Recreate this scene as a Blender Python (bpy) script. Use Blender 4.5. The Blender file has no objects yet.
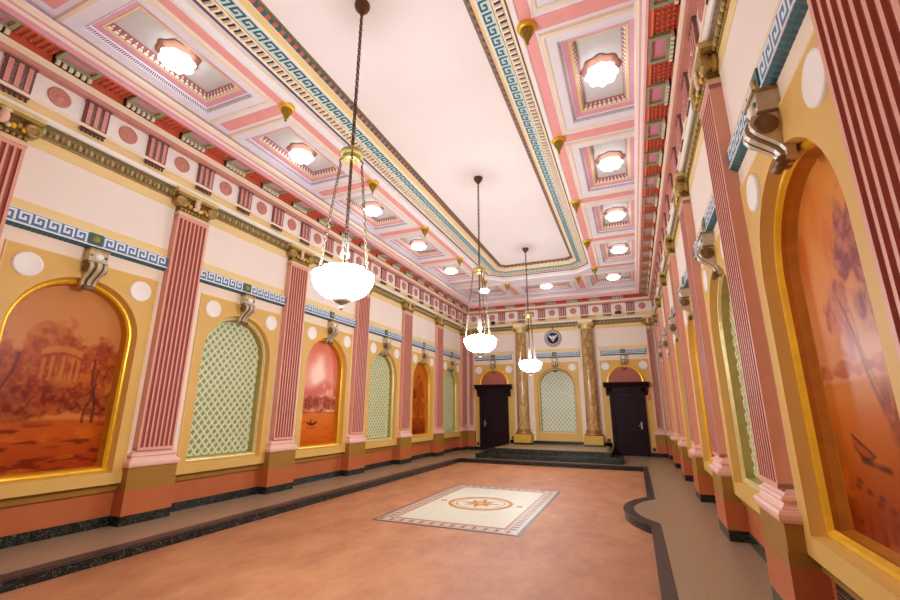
import bpy, bmesh, math, random
import numpy as np
from mathutils import Vector, Matrix
random.seed(4)
S = bpy.context.scene
COL = S.collection
PI = math.pi
CX = -2.328          # room centre line
YC = 8.21            # middle of the room along its length
E0 = 3.80          # wall plane, half width of the room
EO = 3.84          # plane the pilasters and mouldings are measured from
BK = 13.61           # back-wall plane offset: Y = BK + e
PITCH = 2.527
PIL0 = 4.42          # first pilaster in front of the camera (left and right)
DROP = 0.12          # the salmon floor lies one low step under the walkway

# ------------------------------------------------------------------ materials
def lin(c):
    return tuple(((v/255)/12.92 if v/255 <= .04045 else ((v/255+.055)/1.055)**2.4) for v in c)
MATS = {}
def mat(name, rgb, rough=.55, metal=0., var=.10, scale=6., bump=0., bscale=60., rgb2=None, coat=0.):
    if name in MATS: return MATS[name]
    m = bpy.data.materials.new(name); m.use_nodes = True
    nt = m.node_tree; b = nt.nodes['Principled BSDF']
    a = lin(rgb)
    d = lin(rgb2) if rgb2 else tuple(v*(1-var) for v in a)
    tc = nt.nodes.new('ShaderNodeTexCoord'); nz = nt.nodes.new('ShaderNodeTexNoise')
    nz.inputs['Scale'].default_value = scale; nz.inputs['Detail'].default_value = 6
    nt.links.new(tc.outputs['Object'], nz.inputs['Vector'])
    r = nt.nodes.new('ShaderNodeValToRGB')
    r.color_ramp.elements[0].position = .35; r.color_ramp.elements[1].position = .65
    r.color_ramp.elements[0].color = (*d, 1); r.color_ramp.elements[1].color = (*a, 1)
    nt.links.new(nz.outputs['Fac'], r.inputs['Fac']); nt.links.new(r.outputs['Color'], b.inputs['Base Color'])
    b.inputs['Roughness'].default_value = rough; b.inputs['Metallic'].default_value = metal
    b.inputs['Coat Weight'].default_value = coat
    if bump:
        n2 = nt.nodes.new('ShaderNodeTexNoise'); n2.inputs['Scale'].default_value = bscale
        nt.links.new(tc.outputs['Object'], n2.inputs['Vector'])
        bp = nt.nodes.new('ShaderNodeBump'); bp.inputs['Strength'].default_value = bump; bp.inputs['Distance'].default_value = .01
        nt.links.new(n2.outputs['Fac'], bp.inputs['Height']); nt.links.new(bp.outputs['Normal'], b.inputs['Normal'])
    MATS[name] = m
    return m
def marble(name, c1, c2, vein, scale=3., rough=.25, stretch=(1, 1, 1), vw=.06):
    m = bpy.data.materials.new(name); m.use_nodes = True
    nt = m.node_tree; b = nt.nodes['Principled BSDF']; L = nt.links.new
    tc = nt.nodes.new('ShaderNodeTexCoord'); mp = nt.nodes.new('ShaderNodeMapping'); mp.inputs['Scale'].default_value = stretch
    L(tc.outputs['Object'], mp.inputs['Vector'])
    n1 = nt.nodes.new('ShaderNodeTexNoise'); n1.inputs['Scale'].default_value = scale; n1.inputs['Detail'].default_value = 9
    n1.inputs['Distortion'].default_value = 1.2
    L(mp.outputs['Vector'], n1.inputs['Vector'])
    r1 = nt.nodes.new('ShaderNodeValToRGB'); r1.color_ramp.elements[0].position = .36; r1.color_ramp.elements[1].position = .64
    r1.color_ramp.elements[0].color = (*lin(c1), 1); r1.color_ramp.elements[1].color = (*lin(c2), 1)
    L(n1.outputs['Fac'], r1.inputs['Fac'])
    n2 = nt.nodes.new('ShaderNodeTexNoise'); n2.inputs['Scale'].default_value = scale*1.7; n2.inputs['Detail'].default_value = 8
    n2.inputs['Distortion'].default_value = 2.
    L(mp.outputs['Vector'], n2.inputs['Vector'])
    r2 = nt.nodes.new('ShaderNodeValToRGB')
    e = r2.color_ramp.elements; e[0].position = .5-vw; e[0].color = (0, 0, 0, 1); e[1].position = .5; e[1].color = (1, 1, 1, 1)
    q = e.new(.5+vw); q.color = (0, 0, 0, 1)
    L(n2.outputs['Fac'], r2.inputs['Fac'])
    mx = nt.nodes.new('ShaderNodeMix'); mx.data_type = 'RGBA'
    L(r2.outputs['Color'], mx.inputs[0]); L(r1.outputs['Color'], mx.inputs[6]); mx.inputs[7].default_value = (*lin(vein), 1)
    L(mx.outputs[2], b.inputs['Base Color']); b.inputs['Roughness'].default_value = rough
    MATS[name] = m
    return m
def glow(name, rgb, strength):
    m = bpy.data.materials.new(name); m.use_nodes = True
    b = m.node_tree.nodes['Principled BSDF']
    b.inputs['Base Color'].default_value = (*lin((240, 235, 225)), 1); b.inputs['Roughness'].default_value = .3
    b.inputs['Emission Color'].default_value = (*lin(rgb), 1); b.inputs['Emission Strength'].default_value = strength
    MATS[name] = m
    return m
def paint(name):
    m = bpy.data.materials.new(name); m.use_nodes = True
    nt = m.node_tree; b = nt.nodes['Principled BSDF']
    a = nt.nodes.new('ShaderNodeVertexColor'); a.layer_name = 'Pigment'
    nt.links.new(a.outputs['Color'], b.inputs['Base Color']); b.inputs['Roughness'].default_value = .36; b.inputs['Specular IOR Level'].default_value = .2
    MATS[name] = m
    return m

PINK = mat('pilaster pink', (224, 160, 138), .5, var=.06)
FLUTE = mat('flute maroon', (176, 88, 76), .55, var=.12)
BASEPINK = mat('base pink', (234, 184, 168), .42, var=.05)
OLIVE = mat('olive paint', (160, 112, 36), .5, var=.08)
ORANGE = mat('orange paint', (188, 98, 52), .5, var=.08)
BLACKM = marble('verd black marble', (9, 11, 9), (28, 34, 28), (96, 102, 88), 5., .22, vw=.018)
OCHRE = mat('ochre paint', (220, 174, 90), .55, var=.05, scale=2)
OCHREP = mat('pale ochre paint', (236, 206, 142), .55, var=.05, scale=2)
CREAM = mat('cream pink paint', (240, 218, 196), .55, var=.03, scale=2)
UPPER = mat('blush panel paint', (240, 224, 212), .6, var=.02, scale=2)
WHITE = mat('warm white paint', (243, 234, 228), .55, var=.03)
PEACH = mat('peach cream paint', (244, 222, 196), .5, var=.03)
LAV = mat('lavender white paint', (240, 230, 236), .55, var=.03)
ROSE = mat('rose paint', (243, 164, 158), .5, var=.05)
MAUVE = mat('mauve pink paint', (226, 160, 178), .5, var=.06)
ROSETTE = mat('rosette rose', (204, 134, 118), .5, var=.1, scale=12)
TRIG = mat('triglyph rose', (216, 148, 138), .5, var=.06)
TRIGG = mat('triglyph groove pattern', (158, 132, 122), .6, rgb2=(96, 74, 72), scale=60)
TRIGD = mat('triglyph groove brown', (122, 82, 80), .6, var=.3, scale=30)
RUST = mat('mutule rust', (208, 96, 66), .5, var=.12, scale=10)
RUSTO = mat('rust orange fillet', (236, 132, 92), .5, var=.06)
SAGE = mat('sage green paint', (152, 160, 122), .5, var=.1)
PANELP = mat('soffit panel pink', (222, 140, 158), .5, var=.08)
GAP = mat('dentil gap dark', (40, 28, 26), .7)
GOLD = mat('gold leaf', (246, 188, 36), .34, metal=.35, var=.14, scale=10)
GOLDR = mat('shaded gold reveal', (200, 126, 30), .45, metal=.1, var=.18, scale=8)  # gold leaf painted darker to stand for shade deep in the reveal
GOLDP = mat('pale gold leaf', (226, 204, 140), .4, metal=.3, var=.15, scale=10)
OLGOLD = mat('olive gold reveal', (176, 160, 86), .45, metal=.15, var=.15)
ANTIQ = mat('antique gold', (190, 152, 82), .4, metal=.35, var=.45, scale=26)
ANTIQD = mat('antique gold dark', (128, 98, 54), .5, metal=.3, var=.5, scale=30)
BRASS = mat('brass', (176, 128, 52), .3, metal=.8, var=.25, scale=14)
BRONZE = mat('dark bronze chain', (110, 72, 48), .4, metal=.6, var=.3, scale=20)
STONE = mat('scroll silver cream', (206, 188, 158), .35, metal=.15, var=.2, scale=14)
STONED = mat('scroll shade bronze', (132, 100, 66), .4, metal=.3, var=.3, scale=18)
EGG = mat('egg moulding green gold', (190, 178, 118), .45, var=.2, scale=20)
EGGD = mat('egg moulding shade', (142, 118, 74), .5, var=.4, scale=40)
KEYB = mat('meander blue', (74, 116, 152), .55, var=.08, scale=10)
KEYW = mat('meander white', (226, 228, 234), .55, var=.03)
TEAL = mat('meander teal', (34, 92, 106), .5, var=.12, scale=10)
LEAF = mat('leaf moulding', (118, 92, 66), .6, rgb2=(66, 104, 96), scale=34)
BROWNL = mat('brown leaf moulding', (152, 112, 78), .6, rgb2=(84, 100, 74), scale=30)
GREEN = mat('tile green', (60, 110, 84), .45, var=.2, scale=20)
LATBACK = mat('sage lattice ground', (188, 202, 150), .5, var=.06, scale=3)
LATBAR = mat('lattice cream', (232, 230, 188), .45, var=.05)
LATSQ = mat('lattice diamond green', (130, 146, 96), .5, var=.1)
LATBACK2 = mat('mint lattice ground', (214, 224, 204), .5, var=.06, scale=3)
LATSQ2 = mat('lattice diamond teal', (104, 136, 124), .5, var=.1)
CEIL = mat('ceiling blush', (242, 226, 222), .6, var=.03, scale=1.2)
COFF = mat('coffer panel grey white', (208, 202, 198), .6, var=.05, scale=4)
DKLINE = mat('coffer bead dark', (84, 66, 78), .6, var=.1)
REDORN = mat('coffer leaf red', (178, 110, 104), .55, rgb2=(236, 206, 200), scale=42)
REDFLAT = mat('coffer leaf ground red', (170, 98, 94), .55, var=.1)
DOORM = mat('dark mahogany', (40, 14, 22), .5, var=.3, scale=4)
DOORM.node_tree.nodes['Principled BSDF'].inputs['Specular IOR Level'].default_value = .18
LUNET = mat('lunette terracotta', (176, 92, 72), .55, var=.1)
SILVER = mat('door hardware', (196, 186, 170), .3, metal=.8)
BLACKP = mat('black plastic', (20, 20, 22), .4)
ALARM = mat('alarm orange red', (214, 92, 46), .4)
TERR = mat('walkway terrazzo', (164, 136, 108), .32, rgb2=(134, 108, 84), scale=45, bump=.02)
CURBM = mat('curb slab', (74, 56, 56), .3, rgb2=(46, 38, 38), scale=24)
COLM = marble('gold brown column marble', (142, 98, 50), (184, 140, 82), (214, 180, 120), 2.4, .25, (2.2, 2.2, .45), .05)
COLPED = mat('column block yellow', (206, 158, 56), .45, var=.06)
NAVY = mat('emblem navy', (34, 36, 58), .4, var=.1)
RINGM = mat('emblem ring mauve grey', (176, 158, 158), .5, var=.15, scale=30)
MOSW = mat('mosaic pale', (208, 194, 172), .45, rgb2=(186, 174, 156), scale=40)
MOSB = mat('mosaic border tan', (206, 172, 150), .4, rgb2=(150, 112, 98), scale=70)
MOSR = mat('mosaic red line', (176, 104, 84), .4, var=.1)
MOSD = mat('mosaic dark line', (98, 74, 72), .4, var=.2, scale=40)
MOSG = mat('mosaic gold', (204, 156, 74), .4, var=.2, scale=40)
MOSO = mat('mosaic rust', (190, 104, 62), .4, var=.2, scale=40)
BOWL = glow('lit opal glass bowl', (230, 245, 252), 92.)
LAMPG = glow('lit ruffled glass', (236, 246, 252), 4.2)
CANVAS = paint('painted canvas')
# salmon floor: mottled
def floor_mat():
    m = bpy.data.materials.new('salmon floor'); m.use_nodes = True
    nt = m.node_tree; b = nt.nodes['Principled BSDF']; L = nt.links.new
    tc = nt.nodes.new('ShaderNodeTexCoord'); mp = nt.nodes.new('ShaderNodeMapping'); mp.inputs['Scale'].default_value = (.9, .5, 1)
    mp.inputs['Rotation'].default_value = (0, 0, .5)
    L(tc.outputs['Object'], mp.inputs['Vector'])
    n = nt.nodes.new('ShaderNodeTexNoise'); n.inputs['Scale'].default_value = 2.6; n.inputs['Detail'].default_value = 10; n.inputs['Roughness'].default_value = .72
    L(mp.outputs['Vector'], n.inputs['Vector'])
    r = nt.nodes.new('ShaderNodeValToRGB')
    e = r.color_ramp.elements; e[0].position = .3; e[0].color = (*lin((160, 93, 58)), 1); e[1].position = .7; e[1].color = (*lin((200, 133, 88)), 1)
    L(n.outputs['Fac'], r.inputs['Fac'])
    n2 = nt.nodes.new('ShaderNodeTexNoise'); n2.inputs['Scale'].default_value = 90; n2.inputs['Detail'].default_value = 3
    L(tc.outputs['Object'], n2.inputs['Vector'])
    mx = nt.nodes.new('ShaderNodeMix'); mx.data_type = 'RGBA'; mx.blend_type = 'MULTIPLY'; mx.inputs[0].default_value = .3
    L(r.outputs['Color'], mx.inputs[6]); L(n2.outputs['Color'], mx.inputs[7])
    L(mx.outputs[2], b.inputs['Base Color']); b.inputs['Roughness'].default_value = .62
    return m
FLOORM = floor_mat()

# ------------------------------------------------------------------ mesh builder
class MB:
    def __init__(s, T=None): s.v = []; s.f = []; s.m = []; s.sm = []; s.mats = []; s.T = T or (lambda u, d, z: (u, d, z))
    def mi(s, m):
        if m not in s.mats: s.mats.append(m)
        return s.mats.index(m)
    def poly(s, pts, m, smooth=False):
        i = len(s.v); s.v += [s.T(*p) for p in pts]
        s.f.append(list(range(i, i+len(pts)))); s.m.append(s.mi(m)); s.sm.append(smooth)
    def grid(s, rows, m, closed=False, smooth=True, mats=None):
        i = len(s.v); n = len(rows[0])
        for r in rows: s.v += [s.T(*p) for p in r]
        for a in range(len(rows)-1):
            mm = mats[a] if mats else m
            for b in range(n if closed else n-1):
                c = (b+1) % n
                s.f.append([i+a*n+b, i+a*n+c, i+(a+1)*n+c, i+(a+1)*n+b]); s.m.append(s.mi(mm)); s.sm.append(smooth)
        return i
    def box(s, a, b, m, skip=()):
        (x0, y0, z0), (x1, y1, z1) = a, b
        P = [(x0, y0, z0), (x1, y0, z0), (x1, y1, z0), (x0, y1, z0), (x0, y0, z1), (x1, y0, z1), (x1, y1, z1), (x0, y1, z1)]
        i = len(s.v); s.v += [s.T(*p) for p in P]
        for k, q in enumerate([(0, 3, 2, 1), (4, 5, 6, 7), (0, 1, 5, 4), (1, 2, 6, 5), (2, 3, 7, 6), (3, 0, 4, 7)]):
            if k in skip: continue
            s.f.append([i+t for t in q]); s.m.append(s.mi(m)); s.sm.append(False)
    def prof(s, pts, u0, u1, m, mats=None, caps=True, smooth=False):
        """extrude the profile [(d,z)...] along u"""
        s.grid([[(u0, d, z), (u1, d, z)] for d, z in pts], m, smooth=smooth, mats=mats)
        if caps:
            for u in (u0, u1): s.poly([(u, d, z) for d, z in pts], mats[0] if mats else m)
    def lathe(s, c, pr, m, n=20, smooth=True, mats=None, axis='z'):
        rows = []
        for r, h in pr:
            row = []
            for k in range(n):
                a = 2*PI*k/n
                if axis == 'z': row.append((c[0]+r*math.cos(a), c[1]+r*math.sin(a), c[2]+h))
                elif axis == 'y': row.append((c[0]+r*math.cos(a), c[1]+h, c[2]+r*math.sin(a)))
                else: row.append((c[0]+h, c[1]+r*math.cos(a), c[2]+r*math.sin(a)))
            rows.append(row)
        s.grid(rows, m, closed=True, smooth=smooth, mats=mats)
    def tube(s, path, r, m, n=8, closed=False):
        P = [Vector(p) for p in path]; rows = []
        N = len(P)
        for i, p in enumerate(P):
            t = (P[(i+1) % N]-P[i-1]) if closed else (P[min(i+1, N-1)]-P[max(i-1, 0)])
            t.normalize()
            a = t.cross(Vector((.3, .2, 1)).normalized())
            if a.length < .05: a = t.cross(Vector((1, 0, 0)))
            a.normalize(); b = t.cross(a)
            rr = r(i/(N-1)) if callable(r) else r
            rows.append([tuple(p+(a*math.cos(2*PI*k/n)+b*math.sin(2*PI*k/n))*rr) for k in range(n)])
        if closed: rows.append(rows[0])
        s.grid(rows, m, closed=True)
        if not closed:
            s.poly(rows[0], m); s.poly(rows[-1], m)
    def ell(s, c, r, m, n=12, k=7):
        rows = []
        for i in range(k+1):
            a = -PI/2+PI*i/k
            rows.append([(c[0]+r[0]*math.cos(a)*math.cos(2*PI*j/n), c[1]+r[1]*math.cos(a)*math.sin(2*PI*j/n), c[2]+r[2]*math.sin(a)) for j in range(n)])
        s.grid(rows, m, closed=True)
    def build(s, name, parent=None, bevel=0):
        me = bpy.data.meshes.new(name)
        me.from_pydata(s.v, [], s.f)
        for m in s.mats: me.materials.append(m)
        me.polygons.foreach_set('material_index', s.m); me.polygons.foreach_set('use_smooth', s.sm)
        bm = bmesh.new(); bm.from_mesh(me)
        bmesh.ops.remove_doubles(bm, verts=bm.verts, dist=.0002)
        bmesh.ops.recalc_face_normals(bm, faces=bm.faces)
        bm.to_mesh(me); bm.free(); me.update()
        o = bpy.data.objects.new(name, me); COL.objects.link(o)
        if parent: o.parent = parent
        if bevel:
            md = o.modifiers.new('soft edges', 'BEVEL'); md.width = bevel; md.segments = 2; md.limit_method = 'ANGLE'
        return o
def tag(o, label=None, cat=None, group=None, kind=None):
    if label: o['label'] = label
    if cat: o['category'] = cat
    if group: o['group'] = group
    if kind: o['kind'] = kind
    return o
def thing(name, loc=(0, 0, 0), rz=0.):
    o = bpy.data.objects.new(name, None); COL.objects.link(o)
    o.empty_display_size = .1
    o.location = loc; o.rotation_euler = (0, 0, rz)
    return o
def copy_tree(o, parent=None):
    c = o.copy(); COL.objects.link(c)
    if parent: c.parent = parent
    for ch in list(o.children): copy_tree(ch, c)
    return c
# a wall frame: x = u along the wall, y = d out of the wall into the room, z up
def frame_of(W, pos=0., e=E0):
    if W == 'L': return (CX-e, pos, 0), -PI/2
    if W == 'R': return (CX+e, pos, 0), PI/2
    if W == 'B': return (CX+pos, BK+e, 0), PI
    return (CX+pos, 2*YC-BK-e, 0), 0.
def place(o, W, pos, e=E0):
    l, r = frame_of(W, pos, e); o.location = l; o.rotation_euler = (0, 0, r); return o
SIDES = {'L': 'left', 'R': 'right', 'B': 'back', 'F': 'front'}
used = set()
def inst(proto, W, pos, label, group=None, e=EO):
    """first call moves the prototype itself, later calls copy it"""
    if proto.name not in used: used.add(proto.name); o = proto
    else: o = copy_tree(proto)
    place(o, W, pos, e); o['label'] = label
    if group: o['group'] = group
    return o

# ------------------------------------------------------------------ arches
ZS = 2.445
def arch(hw, zb, n=22, zs=ZS):
    P = [(-hw, zb), (-hw, zb+(zs-zb)*.5), (-hw, zs)]
    P += [(-hw*math.cos(PI*k/n), zs+hw*math.sin(PI*k/n)) for k in range(1, n)]
    P += [(hw, zs), (hw, zb+(zs-zb)*.5), (hw, zb)]
    return P
def ring(mb, prof, m, mats=None):
    """prof [(hw, zb, d)...] swept round the arch outline, closed at the sill"""
    rows = [[(u, d, z) for u, z in arch(hw, zb)] for hw, zb, d in prof]
    mb.grid(rows, m, closed=True, smooth=False, mats=mats)
def pierced(mb, u0, u1, z0, z1, d, m, hw, zb, uc=0.):
    """a flat sheet with an arched hole"""
    A = arch(hw, zb)
    mb.poly([(u0, d, z0), (u1, d, z0), (u1, d, zb), (u0, d, zb)], m)
    mb.poly([(u0, d, zb), (uc-hw, d, zb), (uc-hw, d, z1), (u0, d, z1)], m)
    mb.poly([(uc+hw, d, zb), (u1, d, zb), (u1, d, z1), (uc+hw, d, z1)], m)
    T = [p for p in A if p[1] >= ZS-1e-6]
    for a, b in zip(T, T[1:]):
        mb.poly([(uc+a[0], d, a[1]), (uc+b[0], d, b[1]), (uc+b[0], d, z1), (uc+a[0], d, z1)], m)
def top_of(x, hw): return ZS+math.sqrt(max(hw*hw-x*x, 0))
HWO, ZBO, HWI, ZBI = .715, .70, .645, .765
HWF, ZBF = .735, .685      # opening in the face of the wall; the edge splays in to HWO
DREC = -.195

# ------------------------------------------------------------------ painters
_perm = np.random.RandomState(7).rand(256, 256)
def vnoise(x, y):
    xi = np.floor(x).astype(int); yi = np.floor(y).astype(int); fx = x-xi; fy = y-yi
    fx = fx*fx*(3-2*fx); fy = fy*fy*(3-2*fy)
    g = lambda a, b: _perm[a % 256, b % 256]
    return (g(xi, yi)*(1-fx)+g(xi+1, yi)*fx)*(1-fy)+(g(xi, yi+1)*(1-fx)+g(xi+1, yi+1)*fx)*fy
def fbm(x, y, o=5):
    t = 0; a = .5
    for k in range(o): t = t+a*vnoise(x*2**k+17*k, y*2**k+31*k); a *= .5
    return t/(1-.5**o)
def mixc(A, c, f): return A*(1-f[..., None])+np.array(lin(c))*f[..., None]
def ss(a, b, x): t = np.clip((x-a)/(b-a), 0, 1); return t*t*(3-2*t)
def tree(A, x, y, cx, cy, rx, ry, col, seed, amt=1.):
    r = ((x-cx)/rx)**2+((y-cy)/ry)**2
    n = fbm(x*9+seed, y*9+seed*2)
    m = ss(.15, -.25, r-1+(.5-n)*2.4)
    return mixc(A, col, np.clip(m*(.35+.9*fbm(x*22+seed, y*22))*amt, 0, 1))
def trunk(A, x, y, x0, y0, x1, y1, w, col, amt=.8):
    t = np.clip((y-y0)/(y1-y0), 0, 1); c = x0+(x1-x0)*t+.012*np.sin(t*9+x0*20)
    f = ss(w, w*.4, np.abs(x-c)-w*.5*(1-t))*((y > y0) & (y < y1))
    return mixc(A, col, f*amt)
def base_scene(x, y, sky1, sky2, mid, low, hor):
    A = np.zeros(x.shape+(3,)); A[:] = lin(low)
    A = mixc(A, mid, ss(0, hor, y))
    s = ss(hor-.01, hor+.01, y+.02*(fbm(x*6, y*2)-.5))
    sky = np.zeros_like(A); sky[:] = lin(sky2); sky = mixc(sky, sky1, ss(hor, .95, y+.25*(fbm(x*2.2, y*2.2)-.5)))
    return A*(1-s[..., None])+sky*s[..., None]
def ripples(A, x, y, hor, col, amt):
    n = fbm(x*5, y*34+3); f = ss(.5, .68, n)*ss(hor, hor-.06, y)
    return mixc(A, col, f*amt)
def foliage(A, x, y, cx, cy, rx, ry, dark, light, seed, amt=1.):
    """leafy mass: soft dark body, broken edge, lighter dabs"""
    r = ((x-cx)/rx)**2+((y-cy)/ry)**2
    n = fbm(x*7+seed, y*11+seed*2, 6)
    body = ss(.25, -.35, r-1+(.5-n)*3.0)
    A = mixc(A, dark, body*amt*(.55+.45*ss(.35, .6, fbm(x*16+seed*3, y*22))))
    dab = ss(.52, .66, fbm(x*26+seed, y*36+seed, 4))*ss(.3, -.2, r-1+(.5-n)*3.0)
    return mixc(A, light, dab*.55*amt)
def p_temple(x, y):      # x 0..1, y 0..1
    A = base_scene(x, y, (206, 142, 98), (204, 126, 72), (190, 92, 18), (168, 66, 8), .26)
    A = foliage(A, x, y, .48, .50, .50, .20, (150, 56, 14), (206, 116, 44), 3)
    A = foliage(A, x, y, .45, .66, .26, .13, (164, 74, 28), (210, 124, 58), 5, .85)
    A = foliage(A, x, y, .16, .52, .2, .2, (158, 66, 22), (202, 110, 46), 13, .9)
    A = foliage(A, x, y, .88, .50, .20, .20, (160, 66, 18), (212, 122, 44), 11, .9)
    A = foliage(A, x, y, .5, .36, .6, .09, (126, 38, 8), (186, 90, 22), 17, 1.)
    top = .64-.9*(x-.50)**2
    A = mixc(A, (206, 132, 76), ss(.022, .012, np.abs(y-top))*ss(.185, .165, np.abs(x-.50))*.75)
    A = mixc(A, (150, 66, 22), ss(.008, .003, np.abs(y-top+.026))*ss(.185, .165, np.abs(x-.50))*.6)
    for cx in (.36, .43, .52, .60, .65):
        A = mixc(A, (204, 126, 66), ss(.019, .012, np.abs(x-cx))*ss(.46, .48, y)*ss(.0, .01, top-.03-y)*.7)
        A = mixc(A, (128, 48, 14), ss(.007, .003, np.abs(x-cx-.02))*ss(.46, .48, y)*ss(.0, .01, top-.03-y)*.6)
    A = trunk(A, x, y, .88, .24, .78, .60, .014, (92, 28, 6)); A = trunk(A, x, y, .78, .24, .86, .56, .010, (92, 28, 6)); A = trunk(A, x, y, .82, .42, .98, .58, .007, (92, 28, 6))
    A = trunk(A, x, y, .05, .26, .17, .6, .014, (104, 36, 8))
    A = ripples(A, x, y, .27, (112, 34, 4), .8)
    return mixc(A, (206, 112, 26), ss(.56, .72, fbm(x*6+9, y*30))*ss(.27, .18, y)*.6)
def p_lake(x, y):
    A = base_scene(x, y, (226, 128, 104), (240, 178, 160), (218, 124, 44), (206, 104, 18), .30)
    A = mixc(A, (255, 224, 214), ss(.26, .0, np.hypot((x-.45)*.9, (y-.68)*1.0)+.2*(.5-fbm(x*4, y*6)))*.9)
    A = mixc(A, (206, 96, 80), ss(.12, .02, np.abs(y-.50+.04*np.sin(x*7)))*ss(.35, .6, fbm(x*4, y*8))*.9)
    A = foliage(A, x, y, .5, .375, .7, .07, (146, 56, 26), (216, 120, 84), 4, 1.)
    for i in range(6): A = foliage(A, x, y, .08+.17*i, .40, .10, .05, (150, 62, 34), (214, 126, 96), 2+i*3, .9)
    A = mixc(A, (150, 66, 20), ss(.012, .0, np.abs(y-.30+.02*(fbm(x*6, y)-.5)))*.7)
    b = ss(.0, .004, y-.172-.9*(x-.38)**2*1.6)*ss(.004, .0, y-.195-1.1*np.abs(x-.38)**2)*ss(.15, .14, np.abs(x-.38))
    A = mixc(A, (70, 22, 10), b*.9); A = mixc(A, (70, 22, 10), ss(.028, .015, np.hypot(x-.35, (y-.21)*.9))*.85); A = mixc(A, (70, 22, 10), ss(.02, .01, np.hypot(x-.44, (y-.205)*.9))*.8)
    A = mixc(A, (150, 62, 14), ss(.015, .0, np.abs(y-.155))*ss(.16, .1, np.abs(x-.38))*.5)
    return ripples(A, x, y, .26, (186, 88, 12), .5)
def p_grove(x, y):
    A = base_scene(x, y, (202, 112, 30), (204, 112, 26), (170, 76, 6), (140, 48, 2), .22)
    A = foliage(A, x, y, .60, .60, .22, .22, (146, 60, 8), (206, 116, 30), 4); A = foliage(A, x, y, .28, .55, .14, .06, (122, 36, 4), (180, 80, 16), 9)
    A = foliage(A, x, y, .5, .34, .6, .12, (150, 58, 6), (200, 104, 18), 6, .9)
    A = trunk(A, x, y, .6, .2, .62, .7, .014, (96, 30, 2)); A = trunk(A, x, y, .2, .2, .3, .5, .01, (104, 36, 2))
    return ripples(A, x, y, .22, (112, 34, 2), .8)
def p_shore(x, y):
    A = base_scene(x, y, (222, 150, 82), (216, 148, 122), (204, 118, 40), (150, 56, 6), .40)
    A = mixc(A, (204, 104, 54), ss(.46, .66, fbm(x*2.4+5, y*2.6+2))*ss(.6, .8, y)*.75)
    A = mixc(A, (210, 160, 172), ss(.2, .0, np.abs(y-.52))*ss(.2, .9, x)*.8)
    A = mixc(A, (206, 134, 72), ss(.05, .0, np.abs(y-.36))*.6)
    A = foliage(A, x, y, .32, .60, .14, .08, (170, 72, 96), (222, 150, 150), 4, .9); A = foliage(A, x, y, .74, .69, .26, .16, (150, 76, 100), (206, 140, 146), 9, 1.)
    A = foliage(A, x, y, .86, .56, .16, .12, (140, 84, 110), (196, 140, 158), 14, .9); A = foliage(A, x, y, .36, .50, .09, .05, (176, 84, 96), (222, 150, 140), 24, .8)
    for i in range(5): A = foliage(A, x, y, .08+.2*i, .43, .13, .02, (176, 84, 60), (214, 130, 96), i*5, .8)
    A = trunk(A, x, y, .66, .20, .38, .62, .016, (140, 74, 56), .75); A = trunk(A, x, y, .60, .30, .46, .58, .008, (150, 84, 66), .6); A = trunk(A, x, y, 1.0, .2, .70, .72, .06, (140, 100, 112), .85)
    A = foliage(A, x, y, .80, .28, .20, .12, (150, 66, 24), (202, 120, 56), 21, .95)
    # beached boat: hull curve with raised bow
    hull = ss(.0, .004, y-(.196+2.2*(x-.33)**2))*ss(.004, .0, y-(.232+.25*(.33-x)))*ss(.125, .115, np.abs(x-.33))
    A = mixc(A, (168, 74, 26), hull*.95)
    A = mixc(A, (70, 20, 6), hull*ss(.012, .003, y-(.198+2.2*(x-.33)**2))); A = mixc(A, (84, 26, 8), hull*ss(.010, .002, (.232+.25*(.33-x))-y))
    A = mixc(A, (74, 22, 6), ss(.012, .003, np.abs(y-.192+.06*(x-.38)))*ss(.15, .11, np.abs(x-.39))*.85)
    for i in range(12):
        cx, cy = .12+.70*((i*.37) % 1), .035+.13*((i*.61) % 1)
        A = mixc(A, (96, 30, 6), ss(.028, .006, np.hypot((x-cx)*.55, (y-cy)*2.2))*.8)
    A = mixc(A, (112, 30, 4), ss(.42, .7, fbm(x*24, y*9))*ss(.14, .0, y)*.85)
    return mixc(A, (206, 110, 22), ss(.55, .75, fbm(x*5+3, y*20))*ss(.26, .16, y)*.6)
def p_hills(x, y):
    A = base_scene(x, y, (216, 138, 66), (220, 140, 84), (186, 94, 24), (156, 62, 6), .32)
    A = foliage(A, x, y, .2, .5, .25, .2, (150, 62, 20), (206, 120, 56), 2); A = foliage(A, x, y, .8, .55, .2, .25, (144, 56, 16), (200, 110, 46), 7)
    A = trunk(A, x, y, .78, .2, .84, .6, .014, (96, 30, 6))
    return ripples(A, x, y, .3, (120, 42, 6), .8)
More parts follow.
